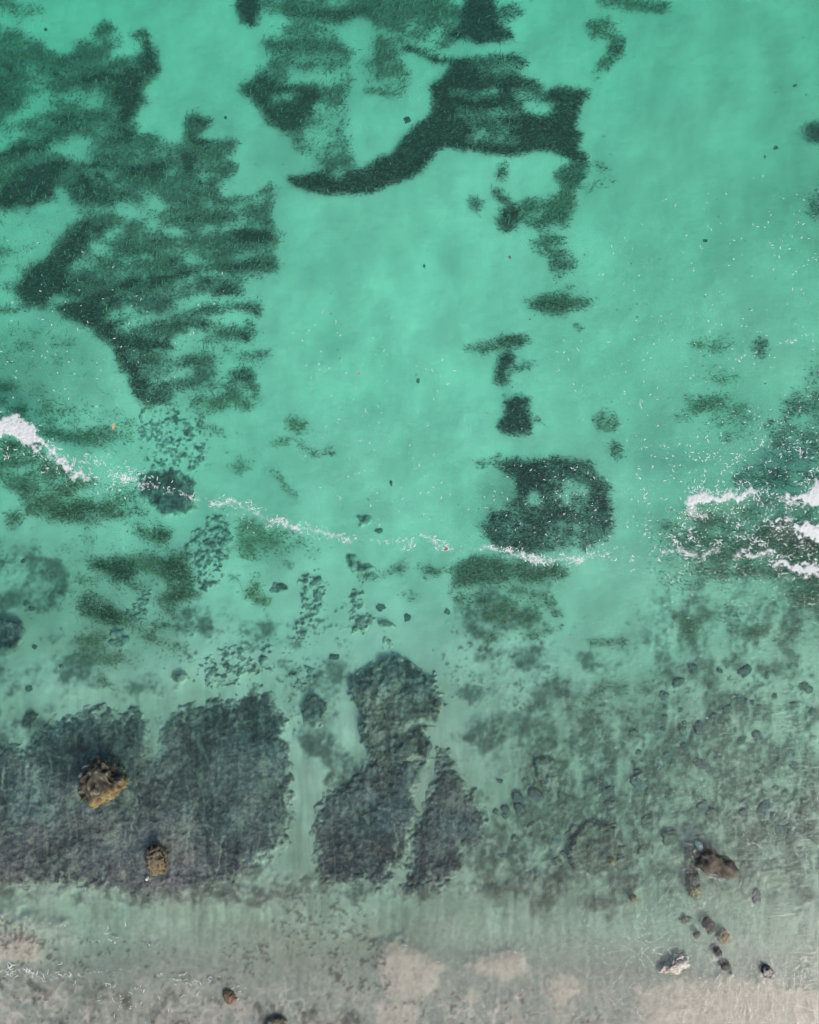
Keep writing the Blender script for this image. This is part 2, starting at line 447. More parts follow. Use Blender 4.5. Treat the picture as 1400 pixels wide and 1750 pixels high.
GREEN = (.066, .080, .042); BLUE = (.064, .058, .058); BROWN = (.085, .076, .048)
patch('huge rippled seagrass meadow covering the upper left of the bottom', [
    ([(0, 48), (25, 47), (50, 57), (70, 68), (82, 95), (100, 99), (125, 90), (128, 70), (150, 68), (165, 42), (190, 50), (210, 62), (230, 56),
      (246, 52), (258, 66), (265, 90), (267, 112), (268, 128), (252, 126), (243, 140), (240, 156), (256, 172), (238, 184), (217, 204), (230, 224),
      (250, 236), (285, 242), (318, 243), (318, 225), (312, 206), (325, 199), (347, 203), (354, 214), (345, 230), (332, 241), (365, 246), (402, 246),
      (408, 258), (392, 272), (410, 295), (386, 300), (384, 322), (372, 332), (395, 340), (440, 332), (455, 312), (472, 312), (470, 332), (455, 360),
      (470, 398), (492, 404), (466, 416), (470, 460), (440, 470), (416, 482), (414, 500), (444, 530), (424, 542), (428, 570), (452, 610), (430, 620),
      (432, 662), (405, 668), (345, 690), (300, 690), (266, 690), (256, 702), (238, 690), (225, 662), (212, 630), (196, 602), (172, 578), (140, 556),
      (108, 542), (75, 533), (40, 532), (0, 538)], .66, 6, 8),
    ([(0, 55), (40, 55), (70, 80), (110, 110), (120, 150), (90, 150), (40, 140), (0, 120)], .60, 12),
    ([(195, 305), (230, 300), (285, 330), (290, 400), (255, 412), (205, 405), (190, 350)], .52, 16),
    ([(290, 520), (380, 520), (430, 600), (400, 660), (300, 680), (270, 620)], .50, 20),
    ([(120, 100), (200, 110), (262, 100), (262, 130), (240, 130), (235, 165), (205, 205), (225, 235), (300, 250), (320, 290), (290, 320), (200, 290), (160, 290), (150, 200), (110, 160)], .80, 14),
    ([(245, 55), (262, 75), (266, 125), (240, 130), (235, 90)], .95, 5),
    ([(80, 120), (125, 120), (125, 155), (95, 160)], .88, 8), ([(0, 95), (28, 100), (30, 150), (0, 155)], .9, 8),
    ([(155, 160), (220, 155), (235, 185), (215, 205), (180, 175)], .9, 8),
    ([(300, 250), (330, 262), (345, 310), (380, 320), (350, 330), (310, 300)], .96, 7),
    ([(125, 300), (150, 300), (150, 350), (140, 395), (100, 410), (85, 440), (40, 470), (25, 500), (45, 520), (110, 535), (170, 570), (205, 610), (225, 660), (245, 690), (268, 690), (235, 640), (215, 590), (180, 545), (150, 500), (110, 490), (120, 450), (160, 420), (150, 400), (158, 350), (150, 310)], .97, 9),
    ([(40, 205), (70, 200), (115, 205), (110, 235), (85, 245), (45, 235)], .72, 8),
    ([(0, 260), (50, 250), (115, 275), (110, 295), (95, 305), (92, 330), (40, 352), (0, 365)], .92, 8),
    (st((150, 500), (215, 480), (260, 496), (285, 492), 26), .92, 10), (st((240, 460), (275, 480), 30), .92, 10),
    (st((355, 490), (415, 502), 16), .88), (st((355, 524), (440, 531), 13), .9), (st((310, 548), (345, 548), 12), .85),
    (st((352, 554), (425, 567), 16), .88), (st((315, 625), (370, 618), (452, 608), 12), .85), (st((285, 658), (320, 655), 14), .8),
    (st((400, 646), (420, 632), (432, 660), 11), .85), (st((330, 688), (400, 678), 18), .6), (st((330, 378), (440, 366), 18), .92),
    (st((270, 412), (350, 420), (460, 402), 22), .88), (st((300, 455), (400, 450), (465, 455), 16), .85),
    (st((200, 555), (260, 540), (330, 560), 22), .8), (st((230, 600), (290, 590), 20), .85),
    (st((322, 205), (348, 210), 12), .95, 4), (st((330, 244), (405, 247), 8), .9, 3), (st((360, 320), (382, 305), 22), .85, 5),
    # lanes of paler, thinly grown sand sweeping up to the right
    (st((90, 515), (150, 502), (210, 472), 11), .42, 7), (st((200, 566), (260, 545), (310, 525), (372, 484), 12), .18, 6), (ell(322, 578, 26, 14, -20), .15, 8),
    (st((265, 652), (320, 632), (390, 622), (450, 622), 12), .15, 6), (st((210, 521), (250, 514), 10), .3, 6), (st((340, 511), (390, 507), (440, 516), 10), .15, 5),
    (st((318, 440), (360, 446), (450, 434), 9), .2, 5), (st((310, 545), (425, 540), 9), .2, 5), (st((330, 676), (380, 670), (420, 654), 12), .12, 6),
    (st((180, 395), (230, 402), (300, 395), 12), .22, 8), (st((200, 345), (250, 352), (300, 342), 9), .35, 8), (st((300, 395), (380, 390), (440, 386), 8), .3, 5), (st((350, 585), (420, 590), 10), .15, 5),
    (st((240, 440), (280, 436), (330, 428), 9), .35, 6), (st((95, 108), (130, 112), (200, 118), 9), .4, 8), (st((60, 90), (100, 118), 14), .42, 8), (st((170, 205), (230, 215), 9), .5, 7), (st((230, 262), (300, 268), 8), .5, 7), (st((335, 300), (400, 312), 9), .25, 6),
    # pockets of bare sand
    ([(33, 181), (60, 160), (82, 152), (95, 172), (92, 190), (70, 200), (46, 204), (36, 220), (36, 240), (20, 246), (8, 262), (0, 262), (0, 216), (26, 205)], .04, 4),
    ([(84, 248), (100, 258), (114, 236), (124, 222), (140, 240), (154, 262), (158, 280), (136, 282), (110, 270)], .05, 5),
    ([(0, 372), (40, 357), (84, 342), (95, 318), (113, 314), (124, 345), (127, 372), (110, 400), (86, 410), (88, 438), (58, 455), (20, 480), (28, 510), (20, 528), (0, 532)], .06, 5),
    ([(0, 400), (50, 395), (70, 420), (40, 450), (0, 470)], .30, 16),
    ([(181, 58), (225, 64), (240, 76), (240, 90), (216, 88), (196, 99), (184, 85)], .12, 6),
    ([(180, 240), (200, 185), (215, 180), (205, 195)], .45, 8),
    ([(365, 600), (400, 605), (395, 650), (370, 655)], .10, 8), ([(295, 560), (340, 556), (340, 600), (300, 610)], .36, 12),
    ([(225, 465), (250, 462), (252, 484), (230, 485)], .3, 10),
], tint=(.080, .066, .056), pale=.24)
patch('thin mottled algae in the upper left corner beside the frame edge', [
    ([(0, 0), (22, 0), (28, 12), (60, 10), (82, 24), (70, 32), (40, 38), (0, 36)], .40, 8)], BROWN, .15)
patch('small dark weed blob touching the top edge, left of the mottled centre bed', [
    ([(400, 0), (446, 0), (448, 38), (432, 46), (410, 40), (404, 16)], .95, 4), ([(446, 0), (474, 0), (470, 25), (450, 22)], .6, 6)], BLUE, .03)
patch('ragged mottled seagrass bed at top centre with a dark wedge on its left', [
    ([(404, 150), (425, 133), (458, 117), (466, 95), (462, 78), (433, 76), (462, 68), (478, 40), (470, 8), (520, 0), (700, 0), (785, 5), (786, 42),
      (770, 72), (742, 90), (700, 86), (690, 95), (655, 105), (645, 150), (600, 145), (598, 165), (585, 175), (592, 215), (602, 222), (588, 235),
      (602, 255), (606, 292), (560, 299), (545, 285), (522, 262), (505, 250), (495, 228), (470, 218), (455, 205), (440, 185), (415, 165)], .56, 7, 9),
    ([(406, 148), (440, 130), (470, 140), (505, 142), (548, 152), (550, 166), (535, 200), (506, 228), (480, 222), (460, 205), (440, 182), (415, 162)], .95, 6),
    (st((492, 20), (560, 28), (590, 22), (640, 28), (650, 44), 20), .9, 6), (st((470, 85), (520, 75), (555, 82), 26), .8, 9),
    (st((470, 110), (520, 112), (590, 118), 14), .72, 8), ([(640, 15), (740, 20), (760, 60), (700, 78), (650, 70)], .62, 12),
    ([(700, 10), (780, 12), (780, 40), (720, 40)], .66, 10),
    (st((468, 168), (505, 165), 14), .5, 6),
    (st((500, 132), (560, 138), (590, 138), 12), .12, 5), (st((545, 185), (590, 190), 14), .4, 6), (st((520, 235), (580, 240), 10), .35, 6),
    # bare sand inside it
    ([(572, 54), (590, 33), (622, 30), (637, 45), (640, 76), (641, 120), (650, 150), (640, 160), (600, 160), (600, 140), (592, 112), (604, 86), (580, 66)], .03, 5),
    (st((480, 35), (472, 60), 16), .1, 5),
], (.082, .072, .058), .16)
patch('faint speckled weed tuft inside the round sand hollow at top centre', [
    ([(650, 112), (690, 105), (702, 130), (696, 160), (670, 168), (655, 150)], .5, 8), (st((628, 155), (650, 158), (665, 166), 9), .62, 5)], BROWN, .2)
patch('dark curving seagrass arm sweeping round the sand hollow into a broad ragged bed', [
    ([(487, 309), (510, 320), (544, 329), (577, 332), (604, 332), (630, 330), (650, 323), (678, 312), (702, 304), (729, 282), (745, 258), (769, 250),
      (796, 255), (829, 262), (856, 265), (896, 262), (913, 255), (932, 254), (946, 262), (966, 268), (982, 276), (1010, 290), (993, 262), (990, 246),
      (998, 232), (978, 214), (990, 190), (998, 168), (1008, 155), (955, 150), (932, 164), (928, 150), (912, 138), (886, 134), (874, 128), (910, 110),
      (890, 94), (856, 97), (829, 97), (796, 98), (769, 105), (769, 118), (755, 131), (739, 141), (739, 178), (731, 201), (708, 215), (692, 229),
      (675, 254), (641, 275), (618, 289), (594, 295), (560, 299), (547, 289), (527, 296), (487, 304)], .96, 4, 6),
    ([(800, 100), (880, 100), (900, 112), (870, 130), (820, 130)], .66, 9), (st((770, 158), (805, 164), (850, 158), 12), .45, 6),
    (st((785, 193), (830, 198), (880, 192), 14), .52, 7), (st((800, 215), (870, 222), 12), .72, 7), (st((803, 235), (840, 238), (880, 244), 13), .35, 6),
    ([(876, 150), (925, 150), (935, 170), (900, 178), (875, 170)], .55, 9), ([(888, 178), (905, 172), (945, 176), (945, 192), (915, 196), (895, 190)], .08, 4),
    ([(905, 215), (995, 222), (985, 262), (930, 245), (900, 238)], .97, 5), ([(935, 152), (1002, 154), (990, 190), (978, 215), (940, 210), (960, 180)], .96, 4),
    (st((695, 84), (722, 95), (750, 106), (775, 104), 11), .95, 3), ([(560, 294), (590, 296), (592, 306), (572, 308)], .2, 4),
], (.068, .056, .046), .09)
patch('dark compact weed clump with a brown fin at the top edge right of centre', [
    ([(789, 7), (800, 0), (838, 0), (850, 22), (856, 48), (884, 64), (862, 72), (829, 74), (789, 67), (760, 60), (786, 44)], .97, 4),
    ([(846, 5), (882, 8), (902, 20), (872, 33), (856, 50)], .7, 5)], BLUE, .06)
patch('brown weed strip lying along the top edge, right of the compact clump', [
    (st((1030, 4), (1080, 12), (1140, 12), 17), .72, 6), ([(1040, 0), (1100, 0), (1095, 25), (1050, 25)], .55, 8)], BROWN, .1)
patch('hooked weed tuft below the brown strip at upper right', [
    (ell(1022, 50, 21, 20), .55, 7), (st((1056, 74), (1048, 95), 25), .92, 6), (st((1044, 100), (1016, 128), 20), .66, 7), (st((1040, 45), (1050, 70), 14), .4, 6)], BROWN, .08)
patch('rounded weed tail with a dotted wisp under the broad ragged bed', [
    ([(950, 302), (966, 280), (990, 275), (1004, 292), (998, 315), (970, 326), (956, 316)], .74, 6), (st((968, 330), (960, 345), 26), .55, 8),
    (st((1000, 326), (1020, 318), (1044, 306), (1030, 288), 14), .28, 5)], (.055, .070, .05), .12)
patch('small upright weed blob right under the curving arm, above the sand ring', [(ell(856, 292, 9, 17), .85, 5)], (.052, .068, .042), .1)
patch('two-part weed clump hanging below the sand ring at upper right centre', [
    (st((848, 328), (864, 346), 12), .9, 4), ([(850, 356), (880, 350), (902, 358), (886, 384), (866, 402), (848, 394)], .93, 5),
    ([(880, 345), (930, 340), (960, 334), (975, 352), (974, 373), (953, 393), (925, 394), (885, 380)], .62, 8)], (.052, .068, .042), .1)
patch('faint lone smudge of weed on open sand left of the two-part clump', [(ell(810, 349, 12, 13), .62, 6)], BLUE, .03)
patch('feathery weed tuft pointing right below the two-part clump', [
    ([(902, 408), (935, 400), (966, 412), (972, 438), (984, 448), (974, 470), (950, 482), (944, 470), (932, 440), (905, 426)], .55, 6), (st((940, 447), (978, 452), 12), .85, 5), (st((950, 478), (974, 462), 8), .8, 4)], (.055, .07, .042), .1)
patch('fan-shaped weed tuft with long fingers in the right of the open sand', [
    ([(888, 516), (930, 506), (982, 487), (986, 498), (966, 508), (1020, 511), (1006, 525), (980, 528), (962, 541), (936, 538), (894, 526)], .66, 6),
    (st((925, 517), (965, 522), 12), .9, 5), (st((985, 560), (995, 560), 6), .5, 4)], (.06, .07, .042), .1)
patch('flat spindle of weed above the narrow stalk in mid picture', [
    ([(788, 588), (829, 584), (856, 575), (886, 573), (908, 579), (904, 588), (880, 595), (856, 598), (829, 603), (796, 598)], .68, 5), (st((860, 580), (900, 582), 12), .9, 4),
    (st((800, 592), (835, 596), 9), .9, 4)], BROWN, .05)
patch('narrow dark weed stalk with side wings in mid picture', [(st((864, 612), (857, 646), 24), .93, 6), (st((868, 632), (912, 622), 9), .5, 5), (st((858, 650), (866, 680), 10), .6, 5)], BLUE, .03)
patch('dark bell-shaped weed clump below the narrow stalk', [
    ([(858, 684), (873, 678), (912, 678), (896, 694), (912, 718), (903, 736), (880, 746), (859, 740), (845, 729), (866, 712), (862, 696)], .95, 5), (st((905, 715), (930, 720), 8), .4, 5)], BLUE, .03)
patch('large dark bed with two pale round holes above the central foam line', [
    ([(840, 798), (862, 792), (880, 784), (935, 782), (1000, 785), (1016, 790), (1018, 814), (1040, 824), (1046, 840), (1038, 860), (1046, 890), (1035, 906),
      (1000, 926), (950, 940), (900, 948), (850, 936), (826, 911), (818, 890), (850, 870), (874, 860), (881, 826), (862, 808)], .88, 6, 7),
    ([(930, 885), (1040, 880), (1030, 930), (930, 945)], .74, 12), (ell(912, 850, 13, 13), .05, 5), (ell(980, 842, 27, 26), .30, 8), (ell(1004, 905, 16, 12), .5, 8),
    ([(885, 790), (930, 790), (940, 830), (900, 835), (880, 850)], .97, 6), (st((815, 790), (845, 788), 10), .5, 5)], (.060, .053, .055), .05)
patch('green weed mat just below the foam line right of centre', [
    ([(772, 974), (796, 960), (846, 954), (896, 962), (960, 968), (978, 984), (930, 1000), (846, 998), (784, 1004), (768, 1020)], .76, 9),
    ([(790, 1000), (930, 1000), (925, 1050), (880, 1070), (810, 1070), (775, 1040)], .36, 18), (st((800, 1078), (846, 1091), 10), .6, 6), (st((905, 1090), (960, 1072), 12), .5, 8),
    (ell(903, 1058, 10, 9), .75, 5), (st((930, 1020), (952, 1050), 12), .65, 6)], GREEN, .1)
patch('top one of three olive weed bands stacked in the right water', [([(1172, 588), (1210, 580), (1246, 580), (1243, 598), (1205, 608), (1180, 600)], .46, 13)], (.075, .088, .05), .06)
patch('middle one of three olive weed bands stacked in the right water', [([(1188, 636), (1250, 633), (1262, 650), (1240, 662), (1200, 655)], .48, 14)], (.075, .088, .05), .06)
patch('lowest and widest of three olive weed bands stacked in the right water', [
    ([(1158, 702), (1180, 680), (1230, 674), (1262, 690), (1276, 702), (1282, 730), (1240, 736), (1200, 730), (1164, 722)], .46, 16), (st((1240, 745), (1290, 740), 14), .3, 9)], (.075, .088, .05), .06)
patch('grey-green tuft with a white foam curl right of the top olive band', [(ell(1298, 593, 11, 16), .7, 6)], BLUE, .05)
patch('small round tuft beside the right edge bed, level with the lowest olive band', [(ell(1318, 733, 13, 15), .62, 6)], BLUE, .05)
patch('blue-grey weed bed rising along the right edge above the breakers', [
    ([(1400, 585), (1372, 620), (1366, 670), (1346, 700), (1330, 740), (1322, 766), (1290, 790), (1262, 812), (1264, 832), (1330, 834), (1400, 795)], .40, 22),
    (st((1348, 705), (1338, 745), 24), .62, 14), ([(1262, 808), (1300, 795), (1340, 800), (1345, 828), (1290, 836), (1265, 828)], .6, 16)], BLUE, .06)
patch('dark weed bed under the broken surf at the right edge', [
    ([(1110, 905), (1170, 890), (1230, 892), (1320, 868), (1400, 868), (1400, 1035), (1310, 1005), (1200, 1000), (1130, 975)], .50, 32),
    ([(1170, 925), (1260, 930), (1300, 950), (1260, 985), (1180, 975)], .66, 26), ([(1330, 920), (1400, 925), (1400, 1010), (1350, 990)], .66, 24),
    ([(1340, 1010), (1400, 1015), (1400, 1055), (1350, 1045)], .6, 14)], (.05, .066, .046), .05)
patch('olive wisp left of centre below the right surf', [(st((1160, 1060), (1230, 1062), 22), .42, 12), (ell(1180, 1090, 16, 18), .5, 9)], GREEN, .08)
patch('upright grey weed smear below the right surf', [(ell(1250, 1060, 16, 26), .5, 10)], BLUE, .08)
patch('short olive tuft right of the upright grey smear', [(st((1275, 1080), (1310, 1078), 22), .6, 10)], GREEN, .08)
patch('olive band running off the right edge below the surf', [(st((1330, 1090), (1400, 1080), 20), .42, 10)], GREEN, .08)
patch('straight brown weed bar on sand at lower right of centre', [(st((1010, 1100), (1068, 1100), 11), .72, 5)], BROWN, .08)
patch('brown arched weed streak below the straight weed bar', [(st((1000, 1200), (1040, 1170), (1068, 1178), 16), .5, 9)], BROWN, .08)
patch('dark weed wedge cut off by the right edge near the top', [([(1380, 210), (1400, 205), (1400, 268), (1390, 250), (1372, 232)], .85, 5)], BLUE, .03)
patch('faint round weed patch at the right edge below the dark wedge', [(ell(1392, 355, 14, 22), .5, 9)], BLUE, .03)
patch('blurred slanting weed clump above the right end of the holed bed', [([(1022, 708), (1038, 698), (1052, 708), (1048, 730), (1026, 746), (1014, 740)], .5, 7)], BROWN, .05)
patch('small dark round tuft just above the right end of the holed bed', [(ell(1050, 770, 13, 15), .78, 6)], BROWN, .05)
patch('thin green weed film inside the round sandy lagoon at left', [
    ([(0, 640), (60, 648), (110, 678), (180, 694), (232, 702), (242, 735), (205, 762), (130, 772), (70, 742), (0, 695)], .42, 14),
    ([(0, 560), (110, 560), (190, 640), (140, 660), (0, 630)], .14, 20), (st((140, 745), (205, 750), 16), .6, 8), (st((0, 700), (40, 700), 12), .6, 8), (ell(100, 578, 14, 12), .3, 7), (ell(180, 672, 14, 10), .35, 7)], (.06, .09, .05), .08)
patch('olive-brown weed bed behind the white surf at the left edge', [
    ([(0, 742), (60, 758), (95, 792), (145, 818), (240, 832), (244, 862), (292, 902), (246, 908), (190, 888), (160, 906), (100, 892), (62, 872), (30, 838), (0, 800)], .62, 10),
    (st((0, 752), (60, 765), 18), .85, 6), (st((40, 840), (60, 880), 22), .7, 9), (st((90, 880), (140, 868), (190, 878), 18), .8, 7), (ell(24, 893, 13, 16), .6, 6), (ell(150, 845, 26, 10), .35, 8)], (.07, .075, .032), .1)
patch('short dark weed bar below the olive bed at left', [([(110, 920), (140, 914), (168, 917), (164, 934), (141, 941), (114, 934)], .72, 13)], GREEN, .05)
patch('round dark green tuft left of the grey reef tongue', [([(218, 890), (268, 886), (296, 914), (280, 935), (236, 925)], .58, 14), (ell(272, 908, 13, 14), .9, 7)], GREEN, .06)
patch('thin olive film of weed spread between the dark clumps at left', [([(100, 930), (200, 925), (330, 960), (330, 1090), (220, 1140), (110, 1110), (125, 1000)], .24, 26)], (.075, .08, .045), .1)
patch('dark curled weed comma in the left of the shallows', [
    ([(140, 974), (161, 954), (201, 950), (228, 967), (243, 998), (222, 1008), (201, 994), (186, 976)], .90, 12, 7), (st((141, 975), (140, 1010), 10), .3, 7)], (.05, .075, .04), .04)
patch('dark oval weed clump below the curled comma', [([(134, 1024), (154, 1013), (175, 1020), (206, 1055), (209, 1072), (185, 1068), (158, 1058), (138, 1041)], .90, 12, 7)], (.05, .075, .04), .04)
patch('tall green weed hook beside the grey reef tongue', [
    ([(235, 957), (255, 947), (285, 953), (316, 944), (322, 976), (336, 1004), (320, 1031), (296, 1046), (279, 1038), (286, 1004), (278, 968)], .80, 13), (st((262, 1074), (312, 1062), 13), .72, 6), (st((310, 1035), (305, 1075), 20), .35, 8)], GREEN, .05)
patch('low green weed smear under the oval clump', [
    ([(158, 1106), (181, 1092), (196, 1112), (216, 1122), (182, 1126)], .85, 7), ([(110, 1095), (160, 1080), (200, 1100), (210, 1130), (130, 1135)], .38, 12)], GREEN, .06)
patch('short slanting weed dash below the low green smear', [(st((168, 1152), (192, 1170), 11), .6, 6)], GREEN, .06)
patch('bright green forked weed tuft on sand left of centre', [
    ([(410, 1000), (450, 981), (440, 1003), (468, 1030), (444, 1035), (410, 1019)], .66, 6), (st((395, 985), (420, 995), 7), .5, 4)], (.075, .11, .03), .06)
patch('yellowish green weed haze under the thin foam line left of centre', [
    ([(400, 888), (460, 900), (500, 908), (545, 934), (535, 955), (487, 938), (470, 962), (405, 945)], .42, 10), (st((480, 960), (500, 970), 7), .5, 4)], (.085, .105, .04), .08)
patch('green oval tuft under the two-lobed reef lump', [(ell(622, 987, 19, 10), .7, 6)], GREEN, .06)
patch('stretched green tuft right of the two-lobed reef lump', [(st((650, 982), (690, 972), 15), .5, 7)], GREEN, .06)
patch('green tuft with a thin tail under the middle of the foam line', [(ell(727, 974, 17, 12), .58, 7), (st((740, 978), (765, 977), 5), .5, 3)], GREEN, .06)
patch('thin green dash of weed above the tiny central coral heads', [(ell(703, 1022, 16, 6), .45, 5)], GREEN, .06)
patch('bushy green weed burst left of the open sand', [(ell(507, 728, 20, 22), .55, 9), (st((530, 735), (556, 742), 7), .4, 4), (st((470, 760), (490, 752), 10), .45, 5)], (.07, .10, .035), .08)
patch('crooked green weed strand below the bushy burst', [(st((515, 763), (532, 775), (548, 772), (567, 774), 10), .66, 5)], (.07, .10, .035), .08)
patch('slanting weed strand above the thin foam line', [(st((468, 812), (484, 826), (500, 842), 9), .6, 5)], (.07, .10, .035), .08)
patch('pale trailing weed threads at the lower fringe of the rippled meadow', [
    (st((345, 700), (400, 692), (440, 688), 16), .34, 8), (st((360, 800), (430, 790), 12), .3, 7), (st((400, 803), (425, 800), 8), .5, 5), (st((350, 730), (385, 745), 10), .4, 6), (st((380, 770), (450, 775), 12), .25, 7)], (.08, .1, .05), .1)

# streaky break-up of the beds: long thin tongues along the swell
ang = .16 * GX * sst(420, 560, GY) * sst(760, 640, GY) * sst(600, 420, GX)
wv = (fbm(GX / 80, GY / 70, 61, 3) - .5) * 75
meadow = (OWN == 0) & (D > .12) & (D < .93)
D = np.where(meadow, np.clip(D + .55 * (uni(fbm((GX + .4 * GY) / 52, (GY + ang + wv) / 24, 75, 3), 2.4) - .52), .05, .97), D)
nS = uni(.45 * afbm(GX / 80, (GY + ang + wv) / 17, 67, 3) + .55 * afbm(GX / 17, (GY + ang) / 6, 71, 3), 2.7)
DE = blur(sst(1 - D - .28, 1 - D + .28, nS), 2)
thin = np.clip(blur(D, 2), 0, 1) ** 1.4 * (.45 + .8 * uni(fbm(GX / 9, GY / 6, 73, 3)))
DE = .70 * DE + .30 * thin
DE = np.where(D > .02, np.where(D > .9, np.maximum(DE, D), DE), 0)
DE[OWN < 0] = 0
mud = np.clip(.46 * blur(DE, 3) + .44 * DE, 0, .9)[..., None]     # dark silt and root mat, thinning out round each bed
silt_ = blur(D, 2)[..., None]
bedC = bedC * (1 - mud) + (c3(.16, .125, .105) * (1 - silt_) + c3(.078, .066, .06) * silt_) * mud

# ================================================================== SEABED SHEET
def axis(lo, hi, step, far):
    a = np.arange(lo, hi + step / 2, step)
    out = []; d = step; x = hi
    while x < far:
        d *= 1.35; x += d; out.append(x)
    b = []; d = step; x = lo
    while x > -far:
        d *= 1.35; x -= d; b.append(x)
    return np.array(b[::-1] + list(a) + out)
def grid_faces(nx, ny):
    i = np.arange(nx * ny).reshape(ny, nx)
    return np.stack([i[:-1, :-1], i[:-1, 1:], i[1:, 1:], i[1:, :-1]], -1).reshape(-1, 4)
ax = axis(-19.5, 19.5, .06, 400); ay = axis(-23.8, 24.0, .06, 400)
AX, AY = np.meshgrid(ax, ay)
zz = np.full(AX.shape, -1.5)
for _ in range(3):
    k = PX * (H - zz) / H
    ppx, ppy = 700 + AX / k, 875 - AY / k
    zz = samp(Z, ppx, ppy)
far = np.maximum(0, np.maximum(np.abs(AX) - 19.5, np.abs(AY) - 23.9))
zz = np.where(AY < -23.8, zz + .02 * (-23.8 - AY), np.where(AY > 24, zz - .03 * np.minimum(AY - 24, 60), zz))
cc = samp(bedC, ppx, ppy)
V = np.stack([AX, AY, zz], -1).reshape(-1, 3)
put('seabed', mesh_np('seabed', V, grid_faces(len(ax), len(ay)), cc.reshape(-1, 3), M_bed), kind='structure')

# ================================================================== WATER BODY
CREST = [[(-60, 690), (0, 712), (40, 730), (72, 756), (98, 786), (140, 812), (225, 815)], [(1160, 866), (1200, 848), (1300, 842), (1400, 840)], [(1318, 890), (1360, 892), (1400, 905)]]
def water_z(px, py):
    z = .018 * (afbm(px / 60, py / 26, 81, 3) - .5)
    for c in CREST:
        d = -sdf_at(px, py, ('s', c, 0))
        z = z + .10 * np.exp(-(d / 26) ** 2)
    return z * sst(1600, 1350, py)
wx = axis(-19.6, 19.6, .14, 390); wy = axis(-23.9, 24.1, .14, 390)
WX, WY = np.meshgrid(wx, wy)
wz = water_z(700 + WX / PX, 875 - WY / PX)
nx, ny = len(wx), len(wy)
top = np.stack([WX, WY, wz], -1).reshape(-1, 3)
# closed body: walls and a floor far below the sand
ring = np.concatenate([np.arange(nx), np.arange(1, ny) * nx + nx - 1, (ny - 1) * nx + np.arange(nx - 2, -1, -1), np.arange(ny - 2, 0, -1) * nx])
low = top[ring].copy(); low[:, 2] = -14
me = bpy.data.meshes.new('water')
n0 = len(top)
faces = grid_faces(nx, ny)
m_ = len(ring)
side = np.stack([ring, n0 + np.arange(m_), n0 + (np.arange(m_) + 1) % m_, np.roll(ring, -1)], -1)
allV = np.vstack([top, low])
me.vertices.add(len(allV)); me.vertices.foreach_set('co', allV.astype(np.float32).ravel())
quads = np.vstack([faces, side]).astype(np.int32)
nl = len(quads) * 4
me.loops.add(nl + m_)
me.loops.foreach_set('vertex_index', np.concatenate([quads.ravel(), (n0 + np.arange(m_)[::-1]).astype(np.int32)]))
me.polygons.add(len(quads) + 1)
me.polygons.foreach_set('loop_start', np.concatenate([np.arange(0, nl, 4), [nl]]).astype(np.int32))
me.polygons.foreach_set('loop_total', np.concatenate([np.full(len(quads), 4), [m_]]).astype(np.int32))
me.polygons.foreach_set('use_smooth', np.ones(len(quads) + 1, bool))
me.update(calc_edges=True)
SCAT = .045         # milky sediment
def water_material():
    m = bpy.data.materials.new('sea_water'); m.use_nodes = True
    n = m.node_tree.nodes; l = m.node_tree.links
    n.remove(n['Principled BSDF'])
    out = n['Material Output']
    tr = n.new('ShaderNodeBsdfTransparent'); gl = n.new('ShaderNodeBsdfGlossy'); gl.inputs['Roughness'].default_value = .06
    fr = n.new('ShaderNodeFresnel'); fr.inputs['IOR'].default_value = 1.33
    geo = n.new('ShaderNodeNewGeometry')
    mul = n.new('ShaderNodeMath'); mul.operation = 'MULTIPLY'
    inv = n.new('ShaderNodeMath'); inv.operation = 'SUBTRACT'; inv.inputs[0].default_value = 1
    l.new(geo.outputs['Backfacing'], inv.inputs[1]); l.new(fr.outputs[0], mul.inputs[0]); l.new(inv.outputs[0], mul.inputs[1])
    mp = n.new('ShaderNodeMapping'); mp.inputs['Scale'].default_value = (1, 2.2, 1)
    l.new(geo.outputs['Position'], mp.inputs['Vector'])
    ns = n.new('ShaderNodeTexNoise'); ns.inputs['Scale'].default_value = 3.2; ns.inputs['Detail'].default_value = 3; ns.inputs['Roughness'].default_value = .6
    l.new(mp.outputs[0], ns.inputs['Vector'])
    bp = n.new('ShaderNodeBump'); bp.inputs['Strength'].default_value = .5; bp.inputs['Distance'].default_value = .08
    l.new(ns.outputs['Fac'], bp.inputs['Height'])
    l.new(bp.outputs[0], gl.inputs['Normal']); l.new(bp.outputs[0], fr.inputs['Normal'])
    mx = n.new('ShaderNodeMixShader')
    l.new(mul.outputs[0], mx.inputs[0]); l.new(tr.outputs[0], mx.inputs[1]); l.new(gl.outputs[0], mx.inputs[2])
    l.new(mx.outputs[0], out.inputs['Surface'])
    va = n.new('ShaderNodeVolumeAbsorption'); va.inputs['Density'].default_value = .40
    va.inputs['Color'].default_value = (.31, .955, .84, 1)
    vs = n.new('ShaderNodeVolumeScatter'); vs.inputs['Density'].default_value = SCAT; vs.inputs['Color'].default_value = (.95, 1, .98, 1)
    vs.inputs['Anisotropy'].default_value = .3
    ad = n.new('ShaderNodeAddShader'); l.new(va.outputs[0], ad.inputs[0]); l.new(vs.outputs[0], ad.inputs[1])
    l.new(ad.outputs[0], out.inputs['Volume'])
    return m
me.materials.append(water_material())
put('water', me, kind='structure')

